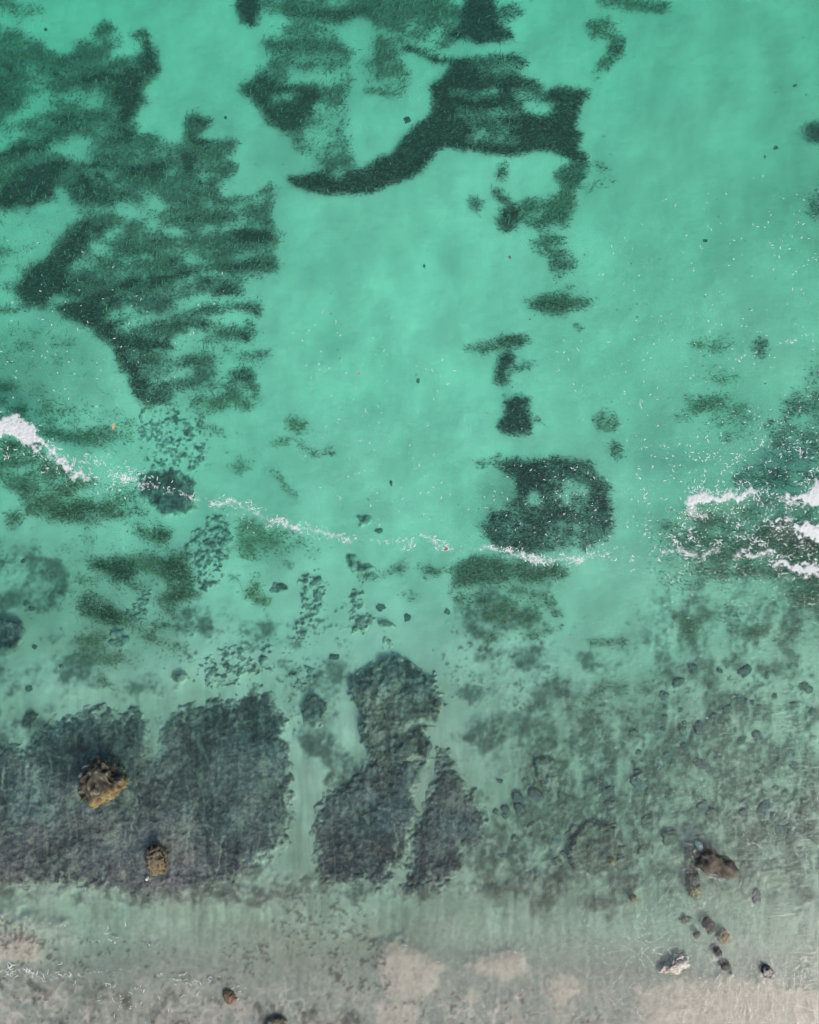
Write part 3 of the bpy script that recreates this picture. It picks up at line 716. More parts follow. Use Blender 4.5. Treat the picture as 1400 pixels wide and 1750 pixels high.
# ================================================================== REEF OUTCROPS
def outcrop(name, label, shape, h, cat='reef', group=None, tint=(.115, .12, .115), dark=(.045, .055, .06), lite=(.24, .25, .21),
            rug=.10, broken=6, step=1.7, edge=10, holes=(), sandy=.0, mat=None, top=None, rim=0, mott=30, hollow=0, fadew=7, silt=.35, grow=0):
    x0, x1, y0, y1 = bbox(shape, broken + grow + 6)
    xs = np.arange(x0, x1, step); ys = np.arange(y1, y0, -step)
    x, y = np.meshgrid(xs, ys)
    sd = hash(label) % 997 if False else sum(map(ord, label)) % 997
    wxx = x + (fbm(x / 24, y / 24, sd, 3) - .5) * broken * 1.6 + (fbm(x / 7, y / 7, sd + 3, 2) - .5) * broken
    wyy = y + (fbm(x / 24, y / 24, sd + 5, 3) - .5) * broken * 1.6 + (fbm(x / 7, y / 7, sd + 8, 2) - .5) * broken
    f = sdf_at(wxx, wyy, shape) + (fbm(x / 9, y / 9, sd + 11, 3) - .5) * broken * 1.2
    f = f + grow
    hm = np.zeros(x.shape)
    for hs, wd in holes:
        hd = sdf_at(x + (fbm(x / 9, y / 9, sd + 2, 2) - .5) * 9, y, hs) + (fbm(x / 5, y / 9, sd + 4, 2) - .5) * 4
        if wd: f = np.minimum(f, wd - hd)
        else: hm = np.maximum(hm, sst(-2, 2, hd) * .6)
    if sandy:   # eaten into loose lumps with sand between
        q = uni(.45 * fbm(x / 13, y / 11, sd + 21, 3) + .55 * fbm(x / 5, y / 4.5, sd + 23, 2), 2.9)
        f = np.minimum(f, (q - sandy) * 13)
    if sandy: h = h * .5; tint = tuple(1.65 * q_ for q_ in tint); dark = (.07, .075, .075)
    bed = samp(Z, x, y)
    n1 = uni(fbm(x / mott, y / mott, sd + 31, 4)); n2 = uni(fbm(x / 9, y / 8, sd + 37, 4, .62)); n3 = 1 - np.abs(2 * fbm(x / 14, y / 16, sd + 41, 4) - 1)
    rise = sst(-1, edge, f)
    z = bed + h * rise * (.65 + .5 * n1) + rug * sst(0, 5, f) * ((n2 - .5) * .40 + (n3 - .75) * .5 + (fbm(x / 3, y / 3, sd + 79, 2) - .5) * .25)
    if rim: z += rim * np.exp(-((f - 5) / 5) ** 2)
    if hollow: z -= hollow * sst(edge, edge * 2.5, f)
    z -= .10 * sst(0, -2.5, f)
    X, Y = world(x, y, z)
    a = np.clip((n1 - .5) * 1.3 + .5, 0, 1)[..., None]; b = sst(.60, .95, n2 * .6 + n3 * .4)[..., None]
    dk = sst(.50, .18, n2)[..., None]
    col = np.array(tint) * (.62 + .76 * a)
    col = col * (1 - .42 * dk) + np.array(dark) * .42 * dk
    col = col * (1 - .34 * b) + np.array(lite) * .34 * b
    fine = uni(fbm(x / 3, y / 3.4, sd + 77, 2))[..., None]
    col = col * (.78 + .44 * fine)
    if top is not None:
        tt = sst(6, 11, f)[..., None]
        col = col * (1 - tt * .8) + np.array(top) * (.85 + .3 * a) * tt * .8
    streak = uni(afbm(x / 5, y / 60, sd + 51, 3))[..., None]
    col = col * (1 + (.44 * (streak - .5)) * (.3 + 1.1 * uni(fbm(x / 60, y / 60, sd + 87, 3))[..., None]))
    dl_ = 1 - np.abs(2 * afbm((x + 16 * vn(x / 50, y / 60, sd + 81)) / 26, y / 120, sd + 83, 2) - 1)
    line = (sst(.90, .99, dl_) * uni(fbm(x / 40, y / 50, sd + 85, 3)) * silt * 1.2)[..., None]
    col = col * (1 - line) + np.array((.30, .31, .26)) * line
    hue = uni(fbm(x / 70, y / 60, sd + 61, 3))[..., None]
    col = col * (np.array((1.10, 1.0, .96)) * hue + np.array((.92, 1.0, 1.03)) * (1 - hue))
    sand_in = sst(.62, .9, uni(.6 * fbm(x / 34, y / 40, sd + 71, 4) + .4 * fbm(x / 7, y / 8, sd + 73, 3), 2.4))[..., None] * silt
    sand_in = np.maximum(sand_in, hm[..., None])
    fade = np.clip(sst(fadew, 0, f + (n2 - .5) * fadew * .8)[..., None] * .85 + sand_in, 0, 1)
    col = col * (1 - fade) + samp(bedC, x, y) * fade
    idx = np.arange(x.size).reshape(x.shape)
    F = np.stack([idx[:-1, :-1], idx[:-1, 1:], idx[1:, 1:], idx[1:, :-1]], -1).reshape(-1, 4)
    # rows run downward in y, so this order faces up
    F = F[:, [0, 1, 2, 3]]
    keep = (f.ravel()[F] > -2.5).any(1)
    F = F[keep]
    u, invv = np.unique(F, return_inverse=True)
    P = np.stack([X, Y, z], -1).reshape(-1, 3)[u]
    me = mesh_np(name, P, invv.reshape(-1, 4), col.reshape(-1, 3)[u], mat or M_reef)
    return put(name, me, label, cat, group)

RG = 'reef outcrops rising from the sand'
outcrop('reef_outcrop', 'broad dark grey reef slab filling the lower left around two boulders',
    [(0, 1292), (28, 1276), (48, 1290), (72, 1252), (88, 1230), (140, 1218), (188, 1210), (204, 1226), (222, 1208), (246, 1214), (256, 1238), (284, 1240),
     (302, 1222), (340, 1208), (392, 1194), (428, 1182), (458, 1186), (468, 1216), (487, 1242), (492, 1300), (490, 1400), (486, 1450), (470, 1468), (440, 1466),
     (412, 1488), (386, 1506), (330, 1516), (280, 1526), (200, 1524), (120, 1512), (60, 1506), (0, 1506)], .16, group=RG,
    tint=(.108, .104, .104), dark=(.05, .053, .058), rug=.15, broken=18, edge=20, mott=60, fadew=20, silt=.30, grow=7,
    holes=[(('s', [(262, 1200), (261, 1240), (263, 1290)], 10), 1), (('s', [(233, 1365), (228, 1400), (222, 1440)], 3), 0), (('s', [(326, 1370), (322, 1430), (316, 1470)], 2.5), 0),
           (('s', [(45, 1300), (42, 1345)], 3.5), 0), (('s', [(9, 1310), (6, 1350)], 3), 0), (('s', [(380, 1430), (372, 1490)], 3), 0), (('s', [(175, 1480), (178, 1515)], 4), 0), (('s', [(105, 1490), (100, 1520)], 2.5), 0),
           (('s', [(462, 1400), (464, 1440)], 4), 0)])
outcrop('reef_outcrop', 'big pentagonal dark reef block standing alone in the centre shallows',
    [(598, 1165), (608, 1155), (628, 1149), (648, 1132), (668, 1122), (684, 1122), (697, 1136), (722, 1145), (748, 1160), (749, 1192), (756, 1212), (750, 1238), (730, 1244),
     (706, 1236), (736, 1260), (738, 1284), (716, 1300), (642, 1302), (628, 1290), (625, 1260), (622, 1230), (605, 1202)], .42, group=RG,
    tint=(.115, .12, .105), rug=.16, broken=12, edge=10, mott=22, fadew=10, grow=4, holes=[(('s', [(760, 1240), (712, 1236), (700, 1246)], 5), 1)])
outcrop('reef_outcrop', 'dark trapezoid reef slab left of the pale sand crack at lower centre',
    [(551, 1367), (594, 1346), (625, 1318), (640, 1296), (716, 1290), (712, 1340), (694, 1364), (708, 1392), (702, 1421), (690, 1466), (662, 1484), (650, 1516), (636, 1516), (628, 1506),
     (588, 1503), (545, 1500), (541, 1471), (541, 1424), (551, 1394)], .18, group=RG, tint=(.092, .09, .094), rug=.15, broken=15, edge=18, grow=8, mott=40, fadew=16, silt=.22,
    holes=[(('s', [(670, 1405), (678, 1430), (676, 1465)], 3), 0)])
outcrop('reef_outcrop', 'dark tapering reef slab right of the pale sand crack at lower centre',
    [(748, 1332), (750, 1290), (764, 1286), (772, 1320), (796, 1347), (806, 1377), (826, 1394), (832, 1414), (816, 1444), (790, 1454), (780, 1496), (752, 1510), (716, 1508),
     (706, 1526), (697, 1526), (699, 1478), (712, 1411), (730, 1370), (742, 1340)], .20, group=RG, tint=(.094, .092, .095), rug=.15, broken=15, edge=18, grow=8, mott=34, fadew=16, silt=.22,
    holes=[(('s', [(784, 1430), (786, 1456)], 6), 0), (('s', [(735, 1490), (745, 1500)], 6), 0)])
outcrop('reef_ring', 'oval reef block with a dark rim and smooth grey-green top at lower right',
    ell(1014, 1450, 38, 50, 24, 22), .18, group=RG,
    tint=(.07, .075, .075), rug=.12, broken=13, edge=8, top=(.14, .15, .118), rim=.04)
outcrop('reef_block', 'pale leaning reef block with a shadowed left edge beside dark coral heads',
    [(908, 1302), (918, 1292), (952, 1296), (958, 1330), (952, 1350), (940, 1360), (928, 1348), (916, 1326)], .28, group=RG, tint=(.21, .21, .18), dark=(.09, .09, .085), lite=(.33, .32, .27), rug=.08, broken=4, edge=5)
outcrop('reef_patch', 'half-round dark reef knoll cut by the left edge in mid shallows',
    [(0, 1054), (20, 1054), (37, 1065), (42, 1082), (37, 1102), (20, 1115), (0, 1118)], .5, group=RG, tint=(.10, .11, .115), rug=.12, broken=5, edge=9)
outcrop('reef_patch', 'grey reef mound under the foam line at left, speckled with rubble',
    [(236, 812), (262, 796), (300, 802), (338, 808), (345, 842), (336, 872), (316, 890), (280, 884), (248, 856), (233, 832)], .30, group=RG, tint=(.15, .14, .14), rug=.16, broken=13, edge=14, mott=16, fadew=12)
outcrop('rubble_patch', 'loose speckled rubble fan just above the grey mound at left',
    [(238, 712), (262, 696), (300, 698), (338, 712), (360, 760), (352, 790), (320, 800), (270, 796), (240, 780), (234, 745)], .16, group=RG, tint=(.115, .12, .12), rug=.14, broken=22, edge=6, sandy=.50)
outcrop('reef_tongue', 'long grey reef tongue leaning upward below the grey mound',
    [(339, 906), (352, 890), (369, 872), (394, 878), (394, 936), (380, 980), (359, 1010), (337, 1004), (324, 956), (322, 930)], .36, group=RG, tint=(.13, .135, .13), rug=.14, broken=14, edge=9, sandy=.22, mott=18)
outcrop('rubble_patch', 'thin rubble streak between dark weed clumps on the left',
    [(216, 1048), (240, 1012), (266, 1002), (258, 1040), (236, 1075), (226, 1068)], .2, group=RG, tint=(.13, .135, .13), rug=.12, broken=15, edge=5, sandy=.38)
outcrop('rubble_patch', 'small grey rubble knot below the dark oval weed clump',
    [(182, 1080), (205, 1072), (222, 1086), (220, 1110), (202, 1116), (186, 1100)], .25, group=RG, tint=(.12, .125, .125), rug=.13, broken=7, edge=7, sandy=.2)
outcrop('rubble_patch', 'wide broken rubble field above the top edge of the left reef slab',
    [(330, 1158), (345, 1130), (364, 1112), (400, 1104), (428, 1104), (440, 1116), (452, 1098), (466, 1100), (468, 1152), (424, 1162), (394, 1176), (350, 1170)], .22, group=RG, tint=(.125, .125, .12), rug=.15, broken=17, edge=7, sandy=.36, mott=16)
outcrop('reef_patch', 'small round reef knob left of the wide rubble field', ell(308, 1157, 14, 12), .28, group=RG, rug=.1, broken=5, edge=6)
outcrop('reef_patch', 'crooked grey reef leg standing on sand in the middle shallows',
    [(517, 990), (532, 984), (552, 981), (571, 1006), (558, 1046), (536, 1064), (528, 1098), (510, 1116), (497, 1086), (514, 1048)], .34, group=RG, tint=(.135, .135, .125), rug=.15, broken=14, edge=7, sandy=.30, mott=16)
outcrop('reef_patch', 'smaller grey reef leg to the right of the crooked one',
    [(594, 1014), (612, 1012), (638, 1045), (636, 1078), (618, 1088), (596, 1092), (608, 1060), (600, 1036)], .32, group=RG, tint=(.13, .13, .125), rug=.14, broken=14, edge=7, sandy=.3, mott=16)
outcrop('reef_patch', 'oval reef knob on open sand just above the middle of the foam line', ell(625, 887, 17, 14), .22, group=RG, tint=(.17, .17, .16), rug=.12, broken=10, edge=9, fadew=9)
outcrop('reef_patch', 'two-lobed reef lump with a dark left end just under the foam line', [(589, 955), (600, 947), (615, 956), (638, 967), (642, 977), (622, 980), (602, 974)], .26, group=RG, tint=(.15, .15, .145), rug=.12, broken=7, edge=8, fadew=7)
outcrop('reef_patch', 'flat little reef oval left of the crooked reef leg', ell(478, 1005, 15, 9, 5), .2, group=RG, tint=(.15, .15, .145), rug=.1, broken=7, edge=7, fadew=7)
outcrop('reef_patch', 'rounded grey-green reef block between the left slab and the pentagonal block', [(516, 1196), (534, 1183), (554, 1190), (558, 1212), (553, 1238), (536, 1244), (517, 1230)], .35, group=RG, tint=(.15, .155, .135), rug=.1, broken=6, edge=7, rim=.06)
outcrop('reef_patch', 'tiny curved reef hook right of the smaller reef leg', [(645, 1062), (660, 1058), (676, 1066), (678, 1074), (664, 1072), (650, 1071)], .3, group=RG, tint=(.12, .12, .115), rug=.1, broken=3, edge=4)
outcrop('rubble_patch', 'short rubble trail dropping from the reef hook towards the pentagonal block', [(655, 1080), (672, 1080), (670, 1100), (660, 1112), (652, 1108)], .2, group=RG, tint=(.15, .15, .135), rug=.1, broken=6, edge=4, sandy=.42)
outcrop('rubble_patch', 'scattered rubble below the crooked reef leg', [(498, 1140), (530, 1136), (540, 1160), (520, 1182), (500, 1172)], .18, group=RG, tint=(.135, .14, .13), rug=.12, broken=15, edge=4, sandy=.5)
outcrop('reef_patch', 'knobbly reef rise left of the two-lobed tall head, beside the large slab top', [(36, 1222), (56, 1214), (70, 1224), (62, 1240), (44, 1246)], .28, group=RG, rug=.12, broken=6, edge=6)
outcrop('reef_edge', 'brown crusted rock ledge cut off by the bottom edge left of centre', [(452, 1744), (462, 1738), (478, 1736), (496, 1742), (506, 1750), (448, 1750)], .30, group=RG, tint=(.20, .165, .10), dark=(.06, .055, .045), rug=.12, broken=3, edge=5)

# ================================================================== BOULDERS AND STONES
def ico(sub):
    bm = bmesh.new(); bmesh.ops.create_icosphere(bm, subdivisions=sub, radius=1)
    v = np.array([q.co[:] for q in bm.verts]); f = np.array([[q.index for q in p.verts] for p in bm.faces])
    bm.free(); return v, f
ICO = {k: ico(k) for k in (2, 3, 4, 5)}

def boulder(name, label, pts, z0, z1, colfn, sub=5, rug=.10, freq=2.2, flat=.75, cat='boulder', group=None, seed=0, squash=.8):
    """closed rock whose outline from above follows pts (photo pixels); z0 base, z1 top"""
    P = chaikin(pts); c = P.mean(0)
    th = np.arctan2(-(P[:, 1] - c[1]), P[:, 0] - c[0]); r = np.hypot(P[:, 0] - c[0], P[:, 1] - c[1]) * PX
    o = np.argsort(th); th, r = th[o], r[o]
    th = np.concatenate([th - 2 * math.pi, th, th + 2 * math.pi]); r = np.tile(r, 3)
    v, f = ICO[sub]
    zl = v[:, 2]
    az = np.arctan2(v[:, 1], v[:, 0]); rad = np.interp(az, th, r)
    hr = np.clip(np.sqrt(np.maximum(0, 1 - zl ** 2)), 0, 1) ** flat
    zmid, hh = (z0 + z1) / 2, (z1 - z0) / 2
    zz = np.sign(zl) * np.abs(zl) ** squash
    p = np.stack([np.cos(az) * rad * hr, np.sin(az) * rad * hr, zmid + zz * hh], -1)
    off = Vector((seed * 7.1, seed * 3.7, seed * 1.9))
    size = r.mean()
    d = np.zeros(len(p)); cr = np.zeros(len(p))
    for i, q in enumerate(p):
        w_ = Vector(q) * (freq / size) + off
        cr[i] = mn.ridged_multi_fractal(w_ * .9, .9, 2.1, 5, 1.0, 2.0)
        d[i] = mn.fractal(w_ * .7, .8, 2.0, 5) * .8
    cr = (cr - cr.mean()) / (cr.std() + 1e-6)
    nrm = np.stack([v[:, 0], v[:, 1], v[:, 2] * .8], -1)
    p = p + nrm * (rug * (d + .35 * np.clip(cr, -1.6, 1.6)))[:, None]
    col = colfn(p, v, d, cr)
    wet = sst(.16, .05, p[:, 2]) * sst(-.12, -.03, p[:, 2]) * (z1 > .25)        # wet, weed-darkened band at the waterline
    col = col * (1 - .5 * wet[:, None])
    X, Y = world(c[0], c[1], 0)
    me = mesh_np(name, p, f, col, M_rock)
    o = put(name, me, label, cat, group)
    o.location = (X, Y, 0)
    return o
def ramp(t, a, b):
    t = np.clip(t, 0, 1)[:, None]; return np.array(a) * (1 - t) + np.array(b) * t

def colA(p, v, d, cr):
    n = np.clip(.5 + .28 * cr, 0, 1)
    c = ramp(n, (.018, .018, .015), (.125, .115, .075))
    g = sst(.30, .62, (p[:, 0] * .55 - p[:, 1] * .85) + d * .15)       # sunlit gold painted into the colour of its lower right flank
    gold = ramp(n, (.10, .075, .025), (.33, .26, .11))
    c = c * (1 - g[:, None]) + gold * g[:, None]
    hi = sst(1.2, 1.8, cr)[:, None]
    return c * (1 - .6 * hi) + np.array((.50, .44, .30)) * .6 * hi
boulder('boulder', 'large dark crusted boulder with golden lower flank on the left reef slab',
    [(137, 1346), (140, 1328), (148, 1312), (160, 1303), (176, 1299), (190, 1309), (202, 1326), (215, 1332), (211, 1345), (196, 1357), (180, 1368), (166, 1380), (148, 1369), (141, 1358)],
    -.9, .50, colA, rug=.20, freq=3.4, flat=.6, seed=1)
def colB(p, v, d, cr):
    n = np.clip(.5 + .3 * cr, 0, 1)
    c = ramp(n, (.035, .03, .025), (.26, .21, .13))
    g = sst(-.1, .5, -p[:, 1] + d * .2)[:, None]
    return c * (1 - .5 * g) + ramp(n, (.07, .06, .025), (.30, .25, .11)) * .5 * g
boulder('boulder', 'small tan upright boulder below the large crusted one on the left reef slab',
    [(250, 1462), (255, 1448), (262, 1441), (272, 1446), (279, 1458), (285, 1472), (284, 1492), (272, 1496), (260, 1494), (253, 1481)], -.8, .32, colB, rug=.12, freq=3.2, flat=.6, seed=2)
def colC(p, v, d, cr):
    n = np.clip(.5 + .25 * cr + .2 * d, 0, 1)
    c = ramp(n, (.05, .043, .035), (.165, .138, .102))
    g = sst(.05, .5, p[:, 0] + d * .2)[:, None]
    return c * (1 - .6 * g) + ramp(n, (.07, .06, .05), (.17, .145, .115)) * .6 * g
bC = boulder('boulder', 'smooth brown submerged-edged boulder at lower right with foam trailing below it',
    [(1188.7, 1478.1), (1195.3, 1463.0), (1204.1, 1451.4), (1216.2, 1449.1), (1226.1, 1459.5), (1234.9, 1472.3), (1250.3, 1470.0), (1262.4, 1482.7), (1261.3, 1499.0), (1244.8, 1505.9), (1229.4, 1494.3), (1214.0, 1493.2), (1195.3, 1488.5)],
    -.85, .28, colC, rug=.13, freq=2.1, flat=.6, seed=3)
def colD(p, v, d, cr):
    return ramp(.5 + .3 * cr, (.10, .062, .045), (.30, .19, .135))
boulder('stone', 'small striped reddish brown stone in the wet sand at bottom left', [(381, 1696), (388, 1690), (398, 1696), (406, 1703), (403, 1710), (396, 1715), (386, 1712)], -.25, .24, colD, sub=4, rug=.05, freq=2.2, cat='stone', seed=4)
def colE(p, v, d, cr):
    n = np.clip(.5 + .3 * cr, 0, 1)
    c = ramp(n, (.40, .28, .20), (.88, .84, .74))
    g = sst(.2, -.6, p[:, 0] - p[:, 1] * .8 + d * .3)[:, None]  # shade on the upper left side, painted into the rock colour
    return c * (1 - .3 * g) + np.array((.2, .17, .13)) * .3 * g
boulder('bleached_rock', 'cream and pink bleached broken rock at the sand edge, lower right',
    [(1128, 1654), (1136, 1647), (1146, 1647), (1152, 1640), (1160, 1634), (1172, 1636), (1177, 1648), (1170, 1654), (1154, 1660), (1140, 1661), (1130, 1660)], -.3, .16, colE, rug=.17, freq=3.6, flat=.6, cat='rock', seed=5)
def colF(p, v, d, cr):
    c = ramp(.5 + .25 * cr, (.05, .045, .04), (.16, .14, .115))
    g = (sst(.03, .2, p[:, 2]) * sst(-.4, .6, cr))[:, None]
    return c * (1 - g) + np.array((.52, .48, .41)) * g
boulder('stone', 'small dark stone with a white crusted top on the right sand', [(1301, 1654), (1308, 1649), (1318, 1654), (1323, 1662), (1319, 1671), (1309, 1670), (1303, 1663)], -.2, .26, colF, sub=4, rug=.05, freq=1.8, cat='stone', seed=6)
def colG(a, b):
    def fn(p, v, d, cr): return ramp(.5 + .3 * cr, a, b)
    return fn
CH = 'chain of dark stones below the brown boulder'
boulder('stone', 'largest purple-brown stone heading the chain below the brown boulder', [(1202, 1582), (1206, 1572), (1216, 1570), (1223, 1580), (1226, 1594), (1216, 1595), (1206, 1591)], -.4, .02, colG((.048, .047, .044), (.115, .108, .098)), sub=4, rug=.05, cat='stone', group=CH, seed=7)
boulder('stone', 'yellowish stone with pale scratches in the chain below the brown boulder', [(1228, 1604), (1234, 1592), (1244, 1590), (1248, 1604), (1244, 1614), (1234, 1615)], -.35, .03, colG((.12, .10, .05), (.34, .29, .17)), sub=4, rug=.06, cat='stone', group=CH, seed=8)
boulder('stone', 'oval dark stone between the yellowish stone and the round one', [(1219, 1626), (1225, 1619), (1233, 1623), (1235, 1632), (1231, 1635), (1222, 1632)], -.25, .10, colG((.06, .054, .05), (.14, .125, .11)), sub=4, rug=.04, cat='stone', group=CH, seed=9)
boulder('stone', 'round brown stone lowest in the chain, on pale sand', [(1231, 1652), (1235, 1645), (1244, 1643), (1250, 1650), (1246, 1659), (1236, 1659)], -.25, .08, colG((.075, .068, .058), (.15, .135, .115)), sub=4, rug=.04, cat='stone', group=CH, seed=10)
boulder('stone', 'flat small stone left of the chain of dark stones', [(1187, 1598), (1193, 1594), (1200, 1597), (1199, 1603), (1190, 1603)], -.25, .0, colG((.10, .095, .08), (.2, .19, .16)), sub=3, rug=.03, cat='stone', group=CH, seed=11)
boulder('stone', 'mossy submerged rock just below the foam-trailing brown boulder', [(1180, 1530), (1188, 1518), (1200, 1516), (1204, 1528), (1198, 1538), (1186, 1540)], -.7, -.12, colG((.10, .10, .06), (.23, .21, .12)), sub=4, rug=.06, cat='rock', seed=12)
boulder('stone', 'dark underwater rock tucked against the lower left of the brown boulder', [(1180, 1512), (1186, 1500), (1198, 1496), (1202, 1508), (1196, 1518), (1186, 1520)], -.8, -.22, colG((.03, .035, .04), (.08, .085, .085)), sub=4, rug=.07, cat='rock', seed=13)
boulder('stone', 'tiny white stone under the small tan boulder', [(247, 1502), (250, 1498), (253, 1503), (250, 1509)], -.5, .04, colG((.6, .62, .6), (.78, .78, .74)), sub=2, rug=.01, cat='stone', seed=14)
boulder('stone', 'pale bluish white stone at the upper left shoulder of the brown boulder', [(1197, 1450), (1201, 1445), (1206, 1450), (1203, 1457), (1198, 1458)], -.9, -.12, colG((.5, .55, .53), (.78, .8, .77)), sub=3, rug=.02, cat='stone', seed=15)
boulder('stone', 'tiny white stone beside the round brown stone on pale sand', [(1247, 1664), (1251, 1661), (1255, 1666), (1250, 1669)], -.1, .09, colG((.5, .5, .46), (.7, .7, .66)), sub=2, rug=.01, cat='stone', seed=16)
boulder('stone', 'yellow round coral stone right of the oval rimmed reef block', [(1043, 1478), (1049, 1472), (1056, 1476), (1057, 1484), (1050, 1487)], -.9, -.3, colG((.16, .14, .06), (.34, .30, .14)), sub=3, rug=.04, cat='stone', seed=17)
boulder('stone', 'yellow-brown stone half buried below the oval rimmed reef block', [(1078, 1540), (1084, 1533), (1092, 1537), (1092, 1546), (1084, 1548)], -.6, -.12, colG((.15, .12, .06), (.36, .30, .17)), sub=3, rug=.04, cat='stone', seed=18)

# coral heads: a few moulds, each head its own object
def mould(k):
    v, f = ICO[3]
    p = v.copy(); d = np.zeros(len(p)); cr = np.zeros(len(p))
    for i, q in enumerate(v):
        w_ = Vector(q) * 1.5 + Vector((k * 5.3, k * 2.9, 1.7 * k))
        d[i] = mn.fractal(w_, .8, 2.0, 4); cr[i] = mn.fractal(w_ * 3.1, .6, 2.0, 3)
    p = p * (1 + .45 * d + .22 * cr)[:, None]
    p[:, 2] = np.sign(p[:, 2]) * np.abs(p[:, 2]) ** .8
    t = np.clip(.5 + .7 * cr + .4 * d, 0, 1)[:, None]
    base = [(.10, .11, .105), (.085, .095, .095), (.125, .125, .105), (.11, .10, .10), (.14, .14, .12), (.095, .105, .085)][k]
    col = np.array(base) * 1.3 * (.6 + .8 * t)
    lowr = sst(.38, .02, p[:, 2])[:, None]
    col = col * (1 - .6 * lowr) + np.array((.24, .24, .2)) * .6 * lowr      # silt round the foot
    return mesh_np('coral_head', p, f, col, M_coral)
MOULD = [mould(k) for k in range(6)]
ORD = ['first', 'second', 'third', 'fourth', 'fifth', 'sixth', 'seventh', 'eighth', 'ninth', 'tenth']
def heads(lst, where, group, hfac=.5, what='coral head'):
    """where: place phrase; heads are named by row (from the top) and by order from the left in it"""
    lst = sorted(lst, key=lambda q: q[1])
    nrow = max(1, round(len(lst) / 7)); per = math.ceil(len(lst) / nrow)
    rows = [sorted(lst[k:k + per], key=lambda q: q[0]) for k in range(0, len(lst), per)]
    i = 0
    for ri, row in enumerate(rows):
        for ci, (px, py, r) in enumerate(row):
            i += 1
            size = 'tiny' if r < 6 else 'small' if r < 9.5 else 'large'
            rown = ' row ' if len(rows) == 1 else f' {ORD[ri]} row down '
            z = float(samp(Z, np.array([px]), np.array([py]))[0])
            R = r * PX
            X, Y = world(px, py, z)
            o = bpy.data.objects.new(what.replace(' ', '_'), MOULD[(i * 5 + int(px)) % 6])
            o['label'] = f'{size} dark {what}, {ORD[ci]} from left in the{rown}{where}'
            o['category'] = what.split()[0]; o['group'] = group
            o.location = (X, Y, z - .10 * R)
            a = random.uniform(0, 6.28); s_ = random.uniform(.72, 1.3)
            o.rotation_euler = (random.uniform(-.2, .2), random.uniform(-.2, .2), a)
            o.scale = (R * s_, R / s_, min(R * hfac, max(.08, -z * .85)))
            COL.objects.link(o)
z8 = [(840, 205, 50), (1300, 330, 46), (710, 490, 38), (785, 405, 24), (620, 545, 30), (515, 630, 54), (380, 655, 42), (395, 775, 32), (260, 845, 34), (50, 815, 25), (50, 1020, 58),
      (15, 680, 42), (285, 1130, 40), (520, 1215, 44), (610, 1280, 50), (115, 1330, 48), (980, 1230, 58), (1055, 1290, 40), (830, 1270, 36), (1215, 905, 36), (935, 695, 44), (815, 720, 38),
      (520, 900, 48), (650, 860, 40), (985, 935, 25), (945, 975, 28), (1270, 1310, 40), (1200, 1375, 35), (1020, 1370, 45), (345, 290, 44), (245, 385, 36), (460, 190, 40), (1350, 510, 34),
      (1010, 235, 24), (655, 200, 24), (205, 925, 24), (250, 480, 19), (245, 545, 18), (410, 985, 22), (1145, 1120, 30), (990, 1120, 26), (1075, 1080, 24), (945, 1040, 26), (1105, 885, 26),
      (1295, 1180, 34), (390, 590, 18), (230, 640, 18), (1060, 390, 26), (900, 440, 20), (850, 430, 20), (300, 900, 22), (1010, 970, 20), (580, 320, 24), (360, 500, 20), (1215, 460, 26), (880, 1100, 20)]
H8 = [(1080 + x / 4.375, 1100 + y / 4.375, r / 4.375) for x, y, r in z8]
z7 = [(285, 270, 28), (375, 385, 60), (230, 415, 52), (235, 515, 48), (125, 520, 38), (40, 535, 28), (115, 575, 28), (195, 770, 32), (325, 665, 40), (650, 470, 70), (700, 690, 62), (1020, 475, 44),
      (1280, 240, 60), (1000, 350, 52), (1335, 640, 48), (1120, 860, 38), (1095, 945, 38), (1285, 870, 44), (560, 960, 38), (70, 270, 26), (1255, 25, 28), (270, 950, 30), (620, 900, 34), (600, 400, 36)]
H7 = [(840 + x / 5, 1280 + y / 5, r / 5) for x, y, r in z7]
z6 = [(640, 150, 26), (340, 195, 26), (530, 275, 30), (640, 365, 42), (1150, 320, 30), (1265, 330, 30), (1205, 320, 26), (1370, 350, 40), (1320, 265, 28), (500, 430, 30), (1080, 670, 30), (850, 840, 18), (770, 860, 14), (720, 780, 26)]
H6 = [(930 + x / 2.979, 1310 + y / 2.979, r / 2.979) for x, y, r in z6]
ALLH = H8 + H7 + H6
heads([h for h in ALLH if h[1] < 1235], 'below the surf', 'coral heads on the green bottom')
heads([h for h in ALLH if 1235 <= h[1] and h[0] < 1000], 'near the pale block', 'coral heads round the pale reef block')
heads([h for h in ALLH if 1235 <= h[1] < 1345 and h[0] >= 1000], 'in pale rubble', 'coral heads in the pale rubble')
heads([h for h in ALLH if 1345 <= h[1] and h[0] >= 1000], 'on grey turf', 'coral heads on the grey turf')
heads([(651, 1041, 8), (694, 1054, 8), (765, 1047, 7), (572, 1123, 7), (648, 909, 7)],
      'on central sand', 'lone coral heads on clean sand', hfac=.22)
heads([(52, 1177, 7), (60, 1105, 5), (105, 1140, 5), (40, 960, 5), (45, 1030, 6), (55, 1040, 6), (90, 1020, 4.5)],
      'near the left edge', 'lone coral heads at the left', hfac=.3)
heads([(1358, 147, 4), (1325, 252, 4.5), (1308, 268, 3), (1206, 412, 4), (715, 650, 4), (668, 825, 4), (725, 455, 3), (78, 51, 3.5), (386, 200, 3.5), (695, 205, 7)],
      'on open sand', 'lumps on the open sand', hfac=.25, what='stone lump')

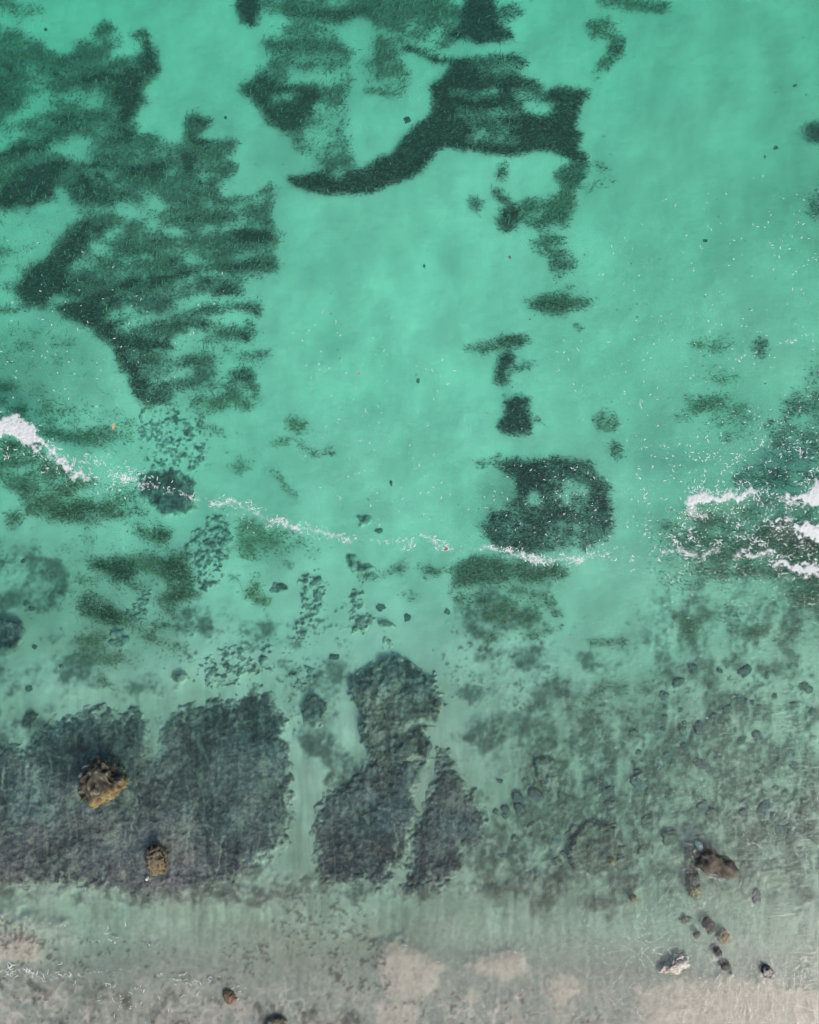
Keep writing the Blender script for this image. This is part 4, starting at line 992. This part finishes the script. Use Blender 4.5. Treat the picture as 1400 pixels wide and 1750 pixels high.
# ================================================================== SEAGRASS BLADES
def blades(px, py, tint, pale, L=(.08, .24), wd=(.010, .024)):
    n = len(px)
    z = samp(Z, px, py)
    x, y = world(px, py, z)
    a = rng.normal(0, .6, n) + np.where(rng.rand(n) < .22, math.pi, 0) + (fbm(px / 60, py / 60, 91, 2) - .5) * 1.6
    Ln = rng.uniform(L[0], L[1], n); W = rng.uniform(wd[0], wd[1], n)
    up = Ln * rng.uniform(.18, .55, n)
    up = np.minimum(up, np.maximum(.02, -z * .8))
    # pale blades combed into wavering threads on top of the canopy
    rid = 1 - np.abs(2 * afbm((px + 9 * vn(px / 20, py / 20, 98)) / 22, (py + 5 * vn(px / 14, py / 14, 93)) / 8, 97, 2) - 1)
    pl = (rng.rand(n) < np.clip(pale * 3.6, 0, .95) * sst(.62, .86, rid) * sst(.97, .86, samp(D, px, py))) | (rng.rand(n) < pale * .2)
    a = np.where(pl, a * .4, a)
    dx, dy = np.cos(a), np.sin(a)
    bend = rng.normal(0, .5, n)
    ex, ey = np.cos(a + bend), np.sin(a + bend)
    sx, sy = -dy, dx
    tw = rng.uniform(-.5, .5, n)
    W = np.where(pl, W * 1.4, W); up = np.where(pl, np.minimum(up + .07, np.maximum(.02, -z * .8)), up)
    P = np.zeros((n, 6, 3))
    for k, (f, g, wk) in enumerate(((0, 0, .8), (.5, .75, 1), (1, 1, .35))):
        cx = x + dx * Ln * min(f, .5) + (ex * Ln * .5 if f > .5 else 0)
        cy = y + dy * Ln * min(f, .5) + (ey * Ln * .5 if f > .5 else 0)
        cz = z - .01 + up * g
        for s_, j in ((-.5, 0), (.5, 1)):
            P[:, k * 2 + j, 0] = cx + sx * W * s_ * wk
            P[:, k * 2 + j, 1] = cy + sy * W * s_ * wk
            P[:, k * 2 + j, 2] = cz + W * s_ * tw * wk
    base = np.arange(n)[:, None] * 6
    F = np.concatenate([base + np.array([[0, 2, 3, 1]]), base + np.array([[2, 4, 5, 3]])], 0)
    tone = (2.0 - 1.3 * sst(.45, .95, samp(D, px, py))) * rng.uniform(.8, 1.2, n) * (.8 + .45 * fbm(px / 22, py / 10, 95, 3))
    c = np.array(tint)[None] * tone[:, None]
    pl = pl[:, None]
    c = np.where(pl, np.array((.36, .32, .24)) * rng.uniform(.7, 1.25, n)[:, None], c)
    return P.reshape(-1, 3), F, np.repeat(c, 6, 0)
prob = DE ** 1.2 * 1.5
hits = rng.poisson(prob)
jj, ii = np.nonzero(hits)
rep = hits[jj, ii]
jj = np.repeat(jj, rep); ii = np.repeat(ii, rep)
bx_ = gx[ii] + rng.uniform(-1.3, 1.3, len(ii)); by_ = gy[jj] + rng.uniform(-1.3, 1.3, len(ii)); own = OWN[jj, ii]
for pid, p in enumerate(PATCH):
    s = own == pid
    if not s.any(): continue
    qx, qy = bx_[s], by_[s]
    # a bed that grows in separate clumps keeps each clump as a part of its own
    cx, cy = (qx // 6).astype(int), (qy // 6).astype(int)
    cnt = {}
    for a_ in zip(cx, cy): cnt[a_] = cnt.get(a_, 0) + 1
    comp = {}; sizes = []
    for c0 in cnt:
        if c0 in comp or cnt[c0] < 2: continue
        stack = [c0]; comp[c0] = len(sizes); tot = 0
        while stack:
            a_ = stack.pop(); tot += cnt[a_]
            for u_ in (-1, 0, 1):
                for v_ in (-1, 0, 1):
                    b_ = (a_[0] + u_, a_[1] + v_)
                    if b_ in cnt and cnt[b_] >= 2 and b_ not in comp: comp[b_] = comp[c0]; stack.append(b_)
        sizes.append(tot)
    big_ = [k for k, v_ in enumerate(sizes) if v_ > 25 and v_ > .012 * len(qx)]
    lab = np.array([comp.get(a_, -1) for a_ in zip(cx, cy)])
    if not big_: big_ = [int(np.argmax(sizes))] if sizes else [-1]
    cen = np.array([[qx[lab == k].mean(), qy[lab == k].mean()] for k in big_])
    own_k = np.full(len(qx), -1)
    for n_, k in enumerate(big_): own_k[lab == k] = n_
    r_ = own_k < 0
    if r_.any(): own_k[r_] = ((qx[r_][:, None] - cen[None, :, 0]) ** 2 + (qy[r_][:, None] - cen[None, :, 1]) ** 2).argmin(1)
    zc = float(samp(Z, cen[:1, 0], cen[:1, 1])[0]); X, Y = world(cen[0, 0], cen[0, 1], zc)
    root = put('seagrass_patch', None, p['label'], 'seagrass', p['group']); root.location = (X, Y, zc)
    for n_ in range(len(big_)):
        V, F, C = blades(qx[own_k == n_], qy[own_k == n_], p['tint'], p['pale'])
        put('foliage', mesh_np('foliage', V - np.array([X, Y, zc]), F, C, M_grass), parent=root)
# loose scraps of weed drifting over the bare sand
n = 1000
qx, qy = rng.uniform(-80, 1480, n), rng.uniform(-80, 1640, n)
keep = (samp(D, qx, qy) < .1) & (uni(fbm(qx / 60, qy / 60, 99, 3)) > rng.uniform(.2, 1, n))
V, F, C = blades(qx[keep], qy[keep], (.085, .085, .05), .1, (.04, .12), (.015, .035))
put('weed_scraps', mesh_np('weed_scraps', V, F, C, M_grass), 'loose scraps of dark weed strewn over the pale sand', 'weed', kind='stuff')

# ================================================================== FOAM
def flecks(px, py, ln, wd, name, label, z_add=.012):
    n = len(px)
    z = np.maximum(water_z(px, py), samp(Z, px, py)) + z_add
    x, y = world(px, py, z)
    a = rng.uniform(0, math.pi, n); b = rng.normal(0, .9, n)
    q_ = rng.rand(n) ** 2.2
    L = ln[0] * .6 + (ln[1] * 1.25 - ln[0] * .6) * q_; W = wd[0] * .7 + (wd[1] - wd[0] * .7) * np.clip(q_ + rng.uniform(-.1, .4, n), 0, 1)
    P = np.zeros((n, 12, 3)); k = 0
    pts = []
    cx, cy = x.copy(), y.copy()
    for q in range(4):
        pts.append((cx.copy(), cy.copy(), a + b * (q - 1.5) / 1.5))
        cx = cx + np.cos(a + b * (q - 1) / 1.5) * L / 3; cy = cy + np.sin(a + b * (q - 1) / 1.5) * L / 3
    for q, (cx, cy, t) in enumerate(pts):
        wk = (.45, 1, .9, .35)[q]
        for s_, zz_ in ((-.5, 0), (0, .28), (.5, 0)):
            P[:, k, 0] = cx - np.sin(t) * W * s_ * wk; P[:, k, 1] = cy + np.cos(t) * W * s_ * wk
            P[:, k, 2] = z + W * zz_ * wk - .004; k += 1
    base = np.arange(n)[:, None] * 12
    F = []
    for q in range(3):
        for s_ in range(2):
            i = q * 3 + s_
            F.append(base + np.array([[i, i + 3, i + 4, i + 1]]))
    return P.reshape(-1, 3), np.concatenate(F, 0)
def foam(label, ops, ln=(.05, .15), wd=(.020, .036), dens=.55, name='foam_flecks'):
    R = np.zeros(GX.shape)
    for shp, v, so in ops:
        sl, m = mask(shp, so, 7); R[sl] = np.maximum(R[sl], v * m)
    R *= .12 + 2.4 * uni(fbm(GX / 12, GY / 11, 111, 3), 2.6) ** 2.2
    h = rng.poisson(R * dens)
    j, i = np.nonzero(h); r = h[j, i]; j = np.repeat(j, r); i = np.repeat(i, r)
    V, F = flecks(gx[i] + rng.uniform(-1.5, 1.5, len(i)), gy[j] + rng.uniform(-1.5, 1.5, len(i)), ln, wd, name, label)
    put(name, mesh_np(name, V, F, None, M_foam), label, 'foam', 'sea foam on the water', 'stuff')
def foam_sheet(label, shape, h=.06, broken=9, lace=.0):
    x0, x1, y0, y1 = bbox(shape, 14)
    x, y = np.meshgrid(np.arange(x0, x1, 1.4), np.arange(y1, y0, -1.4))
    f = sdf_at(x + (fbm(x / 14, y / 14, 121, 3) - .5) * broken * 2, y + (fbm(x / 14, y / 14, 127, 3) - .5) * broken * 2, shape) + (fbm(x / 5, y / 5, 131, 2) - .5) * broken
    z = np.maximum(water_z(x, y), samp(Z, x, y)) + .006 + h * .6 * sst(0, 9, f) * (.3 + 1.0 * fbm(x / 3.2, y / 3.2, 137, 3))
    z -= .03 * sst(0, -4, f)
    al = sst(-5, 15, f) - lace
    X, Y = world(x, y, z)
    idx = np.arange(x.size).reshape(x.shape)
    F = np.stack([idx[:-1, :-1], idx[:-1, 1:], idx[1:, 1:], idx[1:, :-1]], -1).reshape(-1, 4)
    F = F[(f.ravel()[F] > -4).any(1)]
    u, inv_ = np.unique(F, return_inverse=True)
    P = np.stack([X, Y, z], -1).reshape(-1, 3)[u]
    c = np.repeat(al.reshape(-1, 1)[u], 3, 1)
    put('foam_crest', mesh_np('foam_crest', P, inv_.reshape(-1, 4), c, M_lace), label, 'foam', 'sea foam on the water', 'stuff')

foam_sheet('thick white surf crest breaking in from the left edge', [(0, 700), (22, 706), (48, 716), (68, 732), (86, 758), (106, 782), (136, 802), (158, 808), (160, 822), (134, 826), (100, 800), (76, 778), (50, 764), (20, 752), (0, 746)], .09, 14, .06)
foam_sheet('thin white tail of the left surf crest', ('s', [(150, 814), (190, 815), (222, 814)], 9), .04, 6, .1)
foam_sheet('hooked white surf crest nearest the middle of the right side', [(1160, 870), (1174, 848), (1194, 834), (1214, 838), (1240, 838), (1270, 834), (1304, 832), (1298, 848), (1250, 860), (1222, 866), (1196, 864), (1174, 878)], .06, 13, .02)
foam_sheet('white surf patch climbing the right edge above the others', [(1328, 852), (1348, 840), (1366, 846), (1380, 836), (1388, 814), (1400, 808), (1400, 862), (1380, 870), (1360, 862), (1340, 866)], .06, 14, .04)
foam_sheet('bright white surf wedge at the right edge', [(1314, 892), (1334, 880), (1358, 882), (1370, 894), (1400, 892), (1400, 928), (1376, 932), (1360, 918), (1348, 898), (1326, 900)], .07, 14, .02)
foam_sheet('lowest white surf mass at the right edge', [(1352, 962), (1372, 948), (1384, 962), (1400, 944), (1400, 998), (1382, 994), (1370, 984), (1356, 980)], .06, 15, .04)
foam_sheet('small loose foam cushion left of the right surf', ('s', [(1156, 918), (1168, 910), (1180, 914)], 12), .05, 9, .12)
foam_sheet('ragged diagonal foam strip inside the right surf', ('s', [(1262, 912), (1282, 918), (1298, 930), (1314, 940)], 10), .05, 9, .12)
for lab, pts, wd_ in (
    ('lacy white foam thread left of the foam knot', [(360, 862), (385, 858), (412, 863), (440, 874), (462, 888)], 3.5),
    ('lacy white foam thread right of the foam knot', [(478, 890), (500, 900), (540, 908), (575, 917), (604, 924)], 5),
    ('short zigzag foam thread in the middle of the foam line', [(718, 914), (736, 922), (752, 932), (768, 936)], 4),
    ('faint foam thread between the zigzag and the knot', [(620, 924), (660, 924), (690, 936), (706, 930)], 2.5),
    ('foam thread crossing the foot of the holed weed bed', [(835, 936), (865, 940), (890, 948), (916, 957)], 4),
    ('bright foam thread at the right end of the foam line', [(905, 954), (930, 959), (960, 955), (994, 957)], 5.5),
    ('lacy foam thread over the grey reef mound at left', [(226, 816), (250, 826), (268, 830)], 4),
    ('faint foam thread leaving the grey reef mound to the right', [(268, 830), (300, 842), (340, 853), (360, 862)], 3),
    ('faint foam thread between the zigzag and the holed weed bed', [(768, 936), (800, 941), (836, 938)], 3),
    ('faint foam thread running on towards the right surf', [(994, 957), (1030, 947), (1060, 950), (1085, 962)], 3.5),
    ('broken foam strip low in the right surf', [(1135, 945), (1160, 940), (1180, 950), (1208, 952), (1225, 938)], 6),
    ('curled foam strip in the middle of the right surf', [(1256, 948), (1270, 940), (1284, 954), (1300, 948), (1316, 944)], 7),
    ('foam strip joining the two lowest right surf masses', [(1326, 965), (1340, 958), (1350, 970), (1362, 966)], 14),
    ('thin foam lace under the hooked right crest', [(1178, 872), (1190, 884), (1206, 880)], 5),
    ('pale wash edge along the left pale sand bar', [(640, 1645), (655, 1624), (672, 1612), (702, 1616), (730, 1634), (772, 1646)], 3),
    ('pale wash edge along the small pale sand bar', [(812, 1648), (830, 1630), (850, 1624), (900, 1619)], 3),
    ('pale wash edge along the bottom right sand', [(1092, 1704), (1120, 1684), (1150, 1672), (1200, 1668)], 3),
    ('long thin swash thread at the bottom left', [(74, 1674), (110, 1664), (150, 1664), (190, 1654), (230, 1660)], 3),
    ('thin swash thread right of the bright swash smear', [(330, 1678), (350, 1676), (364, 1671)], 3),
    ('pale wash edge in the bottom left corner', [(0, 1558), (50, 1566), (95, 1580), (130, 1598), (170, 1606)], 4),
    ('foam collar against the large crusted boulder', [(138, 1330), (146, 1312), (158, 1302), (168, 1300)], 2.5),
    ('foam collar under the smooth brown boulder', [(1208, 1494), (1222, 1497), (1240, 1505)], 2.5),
): foam_sheet(lab, ('s', pts, wd_), .02, 9, -.10 if 'wash' in lab else -.14 if 'faint' in lab else -.28)
foam_sheet('small white foam knot at the bend of the thin foam line', ('s', [(456, 898), (468, 888), (480, 886)], 12), .05, 8, .1)
foam_sheet('white swash foam patch on the shore at the bottom left corner', ('s', [(0, 1674), (14, 1668), (30, 1660)], 7), .02, 8, .03)
foam_sheet('white swash foam patch beside the corner swash', ('s', [(44, 1666), (56, 1670), (74, 1672)], 9), .02, 8, .03)
foam_sheet('bright swash foam smear on wet sand at lower left', ('s', [(280, 1670), (304, 1674), (330, 1678)], 9), .02, 8, .03)

foam('white flecks spilling round the left surf crest', [
    (('s', [(0, 712), (40, 728), (72, 756), (98, 786), (140, 814), (225, 816)], 36), .30, 14), (('s', [(0, 760), (50, 770), (75, 790)], 34), .26, 12), (('s', [(140, 800), (160, 790), (200, 800), (222, 805)], 18), .25, 10),
    (('s', [(150, 815), (225, 816)], 10), .9, 4), (('s', [(130, 835), (210, 840)], 16), .12, 10)])
foam('thin dotted foam line across the left and middle of the picture', [
    (('s', [(226, 816), (250, 826), (290, 842), (338, 852)], 22), .20, 10), (('s', [(300, 844), (330, 850)], 10), .5, 5), (('s', [(360, 862), (385, 858), (412, 863), (440, 874), (470, 890)], 13), .75, 6), (('s', [(470, 888), (500, 900), (540, 908), (575, 917), (602, 924)], 13), .95, 5),
    (('s', [(600, 922), (640, 924), (690, 926)], 9), .30, 5), (('s', [(675, 925), (690, 938), (706, 934), (704, 924)], 8), .6, 5), (('s', [(718, 914), (736, 922), (752, 932), (765, 936)], 11), .8, 5), (('s', [(762, 935), (800, 940), (832, 940)], 8), .4, 5),
    (('s', [(835, 936), (865, 940), (890, 948), (916, 957)], 11), .65, 5), (('s', [(905, 954), (930, 958), (960, 955), (992, 956)], 14), .9, 5), (('s', [(1000, 950), (1040, 942), (1080, 962)], 22), .22, 10),
    (('s', [(640, 930), (680, 942)], 20), .06, 12), (('s', [(360, 870), (470, 905)], 24), .08, 12)])
foam('white flecks swirling among the right surf crests', [
    (('s', [(1165, 868), (1200, 845), (1300, 840)], 40), .30, 14), (('s', [(1330, 855), (1385, 852), (1398, 820)], 34), .42, 12), (('s', [(1320, 890), (1360, 895), (1400, 910)], 40), .36, 12), (('s', [(1155, 918), (1182, 912)], 26), .6, 10),
    (('s', [(1262, 912), (1292, 925), (1316, 944)], 26), .45, 10), (('s', [(1335, 965), (1370, 962), (1400, 965)], 46), .45, 12), (('s', [(1135, 945), (1180, 948), (1215, 950), (1240, 930)], 26), .30, 12), (('s', [(1258, 950), (1300, 950)], 30), .24, 12),
    (('s', [(1330, 990), (1335, 975)], 16), .5, 8), ([(1080, 790), (1200, 770), (1400, 760), (1400, 1010), (1240, 985), (1130, 980), (1070, 930)], .075, 26), (('s', [(1180, 880), (1260, 880)], 30), .14, 14)])
foam('sparse white flecks scattered over the open water', [
    ([(480, 500), (640, 560), (760, 620), (820, 760), (760, 900), (560, 880), (480, 740)], .022, 50), ([(600, 600), (800, 640), (820, 720), (640, 720)], .026, 40), ([(1060, 320), (1200, 350), (1400, 280), (1400, 780), (1080, 780), (990, 700)], .020, 50),
    ([(1300, 340), (1400, 320), (1400, 480), (1310, 470)], .05, 30), ([(820, 790), (1040, 790), (1060, 940), (840, 930)], .05, 20), ([(0, 400), (200, 420), (300, 560), (260, 720), (0, 690)], .014, 30), ([(100, 500), (420, 470), (430, 620), (250, 680)], .010, 40),
    ([(940, 560), (1100, 560), (1100, 700), (940, 700)], .022, 30), ([(1080, 760), (1300, 700), (1400, 700), (1400, 800), (1100, 800)], .07, 20), ([(1100, 960), (1400, 990), (1400, 1040), (1150, 1030)], .05, 16), ([(820, 950), (1000, 960), (960, 990), (840, 980)], .03, 10),
    (('s', [(1245, 612), (1275, 610)], 7), .3, 4), (('s', [(1330, 585), (1362, 582)], 7), .4, 5), (('s', [(1380, 580), (1400, 575)], 10), .3, 5), (('s', [(1288, 604), (1300, 598)], 5), .6, 3)], ln=(.03, .11), wd=(.018, .032))
foam('thin white swash threads on the wet shore at the bottom left', [
    (('s', [(0, 1672), (20, 1662), (45, 1664), (80, 1674)], 12), .5, 6), (('s', [(275, 1670), (340, 1680)], 10), .4, 5), (('s', [(340, 1678), (362, 1672)], 4), .5, 3), (('s', [(375, 1668), (388, 1670)], 5), .6, 3), (('s', [(192, 1672), (196, 1690), (204, 1700), (208, 1718)], 4), .35, 3),
    (('s', [(210, 1720), (234, 1722)], 4), .35, 3), (('s', [(236, 1690), (244, 1698)], 4), .5, 3), (('s', [(84, 1652), (100, 1644), (112, 1646)], 4), .3, 3), (('s', [(100, 1662), (130, 1678)], 8), .25, 5), (('s', [(150, 1662), (170, 1662), (195, 1652)], 5), .25, 4),
    (('s', [(178, 1610), (184, 1592)], 5), .35, 4), (('s', [(190, 1610), (204, 1612), (208, 1590)], 6), .35, 4), (('s', [(256, 1618), (260, 1608)], 4), .4, 3), ([(120, 1680), (380, 1690), (380, 1740), (140, 1740)], .03, 20), (('s', [(380, 1690), (420, 1700)], 16), .12, 8)], ln=(.08, .22), wd=(.012, .024), name='swash_foam')
foam('white foam threads trailing below the smooth brown boulder', [
    (('s', [(1213, 1500), (1224, 1499), (1229, 1507)], 3), .8, 2.5), (('s', [(1214, 1506), (1215, 1520)], 3), .3, 3), (('s', [(1218, 1530), (1212, 1540)], 6), .9, 4), (('s', [(1202, 1540), (1204, 1552)], 7), .9, 4), (('s', [(1196, 1556), (1210, 1560)], 4), .2, 4), (('s', [(1218, 1642), (1228, 1638)], 4), .8, 3),
    (('s', [(985, 1555), (992, 1570), (996, 1578)], 5), .35, 4), (('s', [(158, 1306), (165, 1312)], 2), .5, 2)], ln=(.06, .16), wd=(.014, .03), name='swash_foam')

# ================================================================== SMALL FLOATING THINGS
def leaf(label, px, py, L, W, ang, col, cat='leaf'):
    n = 7; V = []; 
    for k in range(n):
        t = k / (n - 1); ww = W / 2 * math.sin(math.pi * min(1, t * .92 + .05)) ** .8; zc = .02 + .03 * math.sin(t * 3)
        V += [((t - .5) * L, -ww, zc + .015), ((t - .5) * L, 0, zc), ((t - .5) * L, ww, zc + .015)]
    F = []
    for k in range(n - 1):
        for s_ in range(2):
            i = k * 3 + s_; F.append((i, i + 3, i + 4, i + 1))
    V = np.array(V); c = np.tile(np.array(col), (len(V), 1)) * np.linspace(.85, 1.15, len(V))[:, None]
    z = float(np.maximum(water_z(np.array([px]), np.array([py])), samp(Z, np.array([px]), np.array([py])))[0])
    o = put('floating_leaf', mesh_np('floating_leaf', V, F, c, M_bits), label, cat)
    X, Y = world(px, py, z); o.location = (X, Y, z + .003); o.rotation_euler = (0, 0, math.radians(ang))
    return o
leaf('pale tan leaf floating right of the left surf crest', 195, 729, .30, .13, 78, (.62, .40, .22))
leaf('dark reddish leaf floating on the upper open water', 871, 440, .16, .10, 110, (.20, .09, .07))
leaf('small red scrap floating in the middle of the foam line', 763, 938, .16, .11, 20, (.42, .12, .08))
leaf('tiny red scrap over the green mat below the foam line', 868, 1058, .10, .07, 60, (.42, .12, .08))
leaf('tiny pink scrap on the open water in mid picture', 613, 638, .15, .11, 60, (.50, .26, .22))
print('verts', sum(len(m.vertices) for m in bpy.data.meshes), 'tris~', sum(len(m.polygons) for m in bpy.data.meshes) * 2)
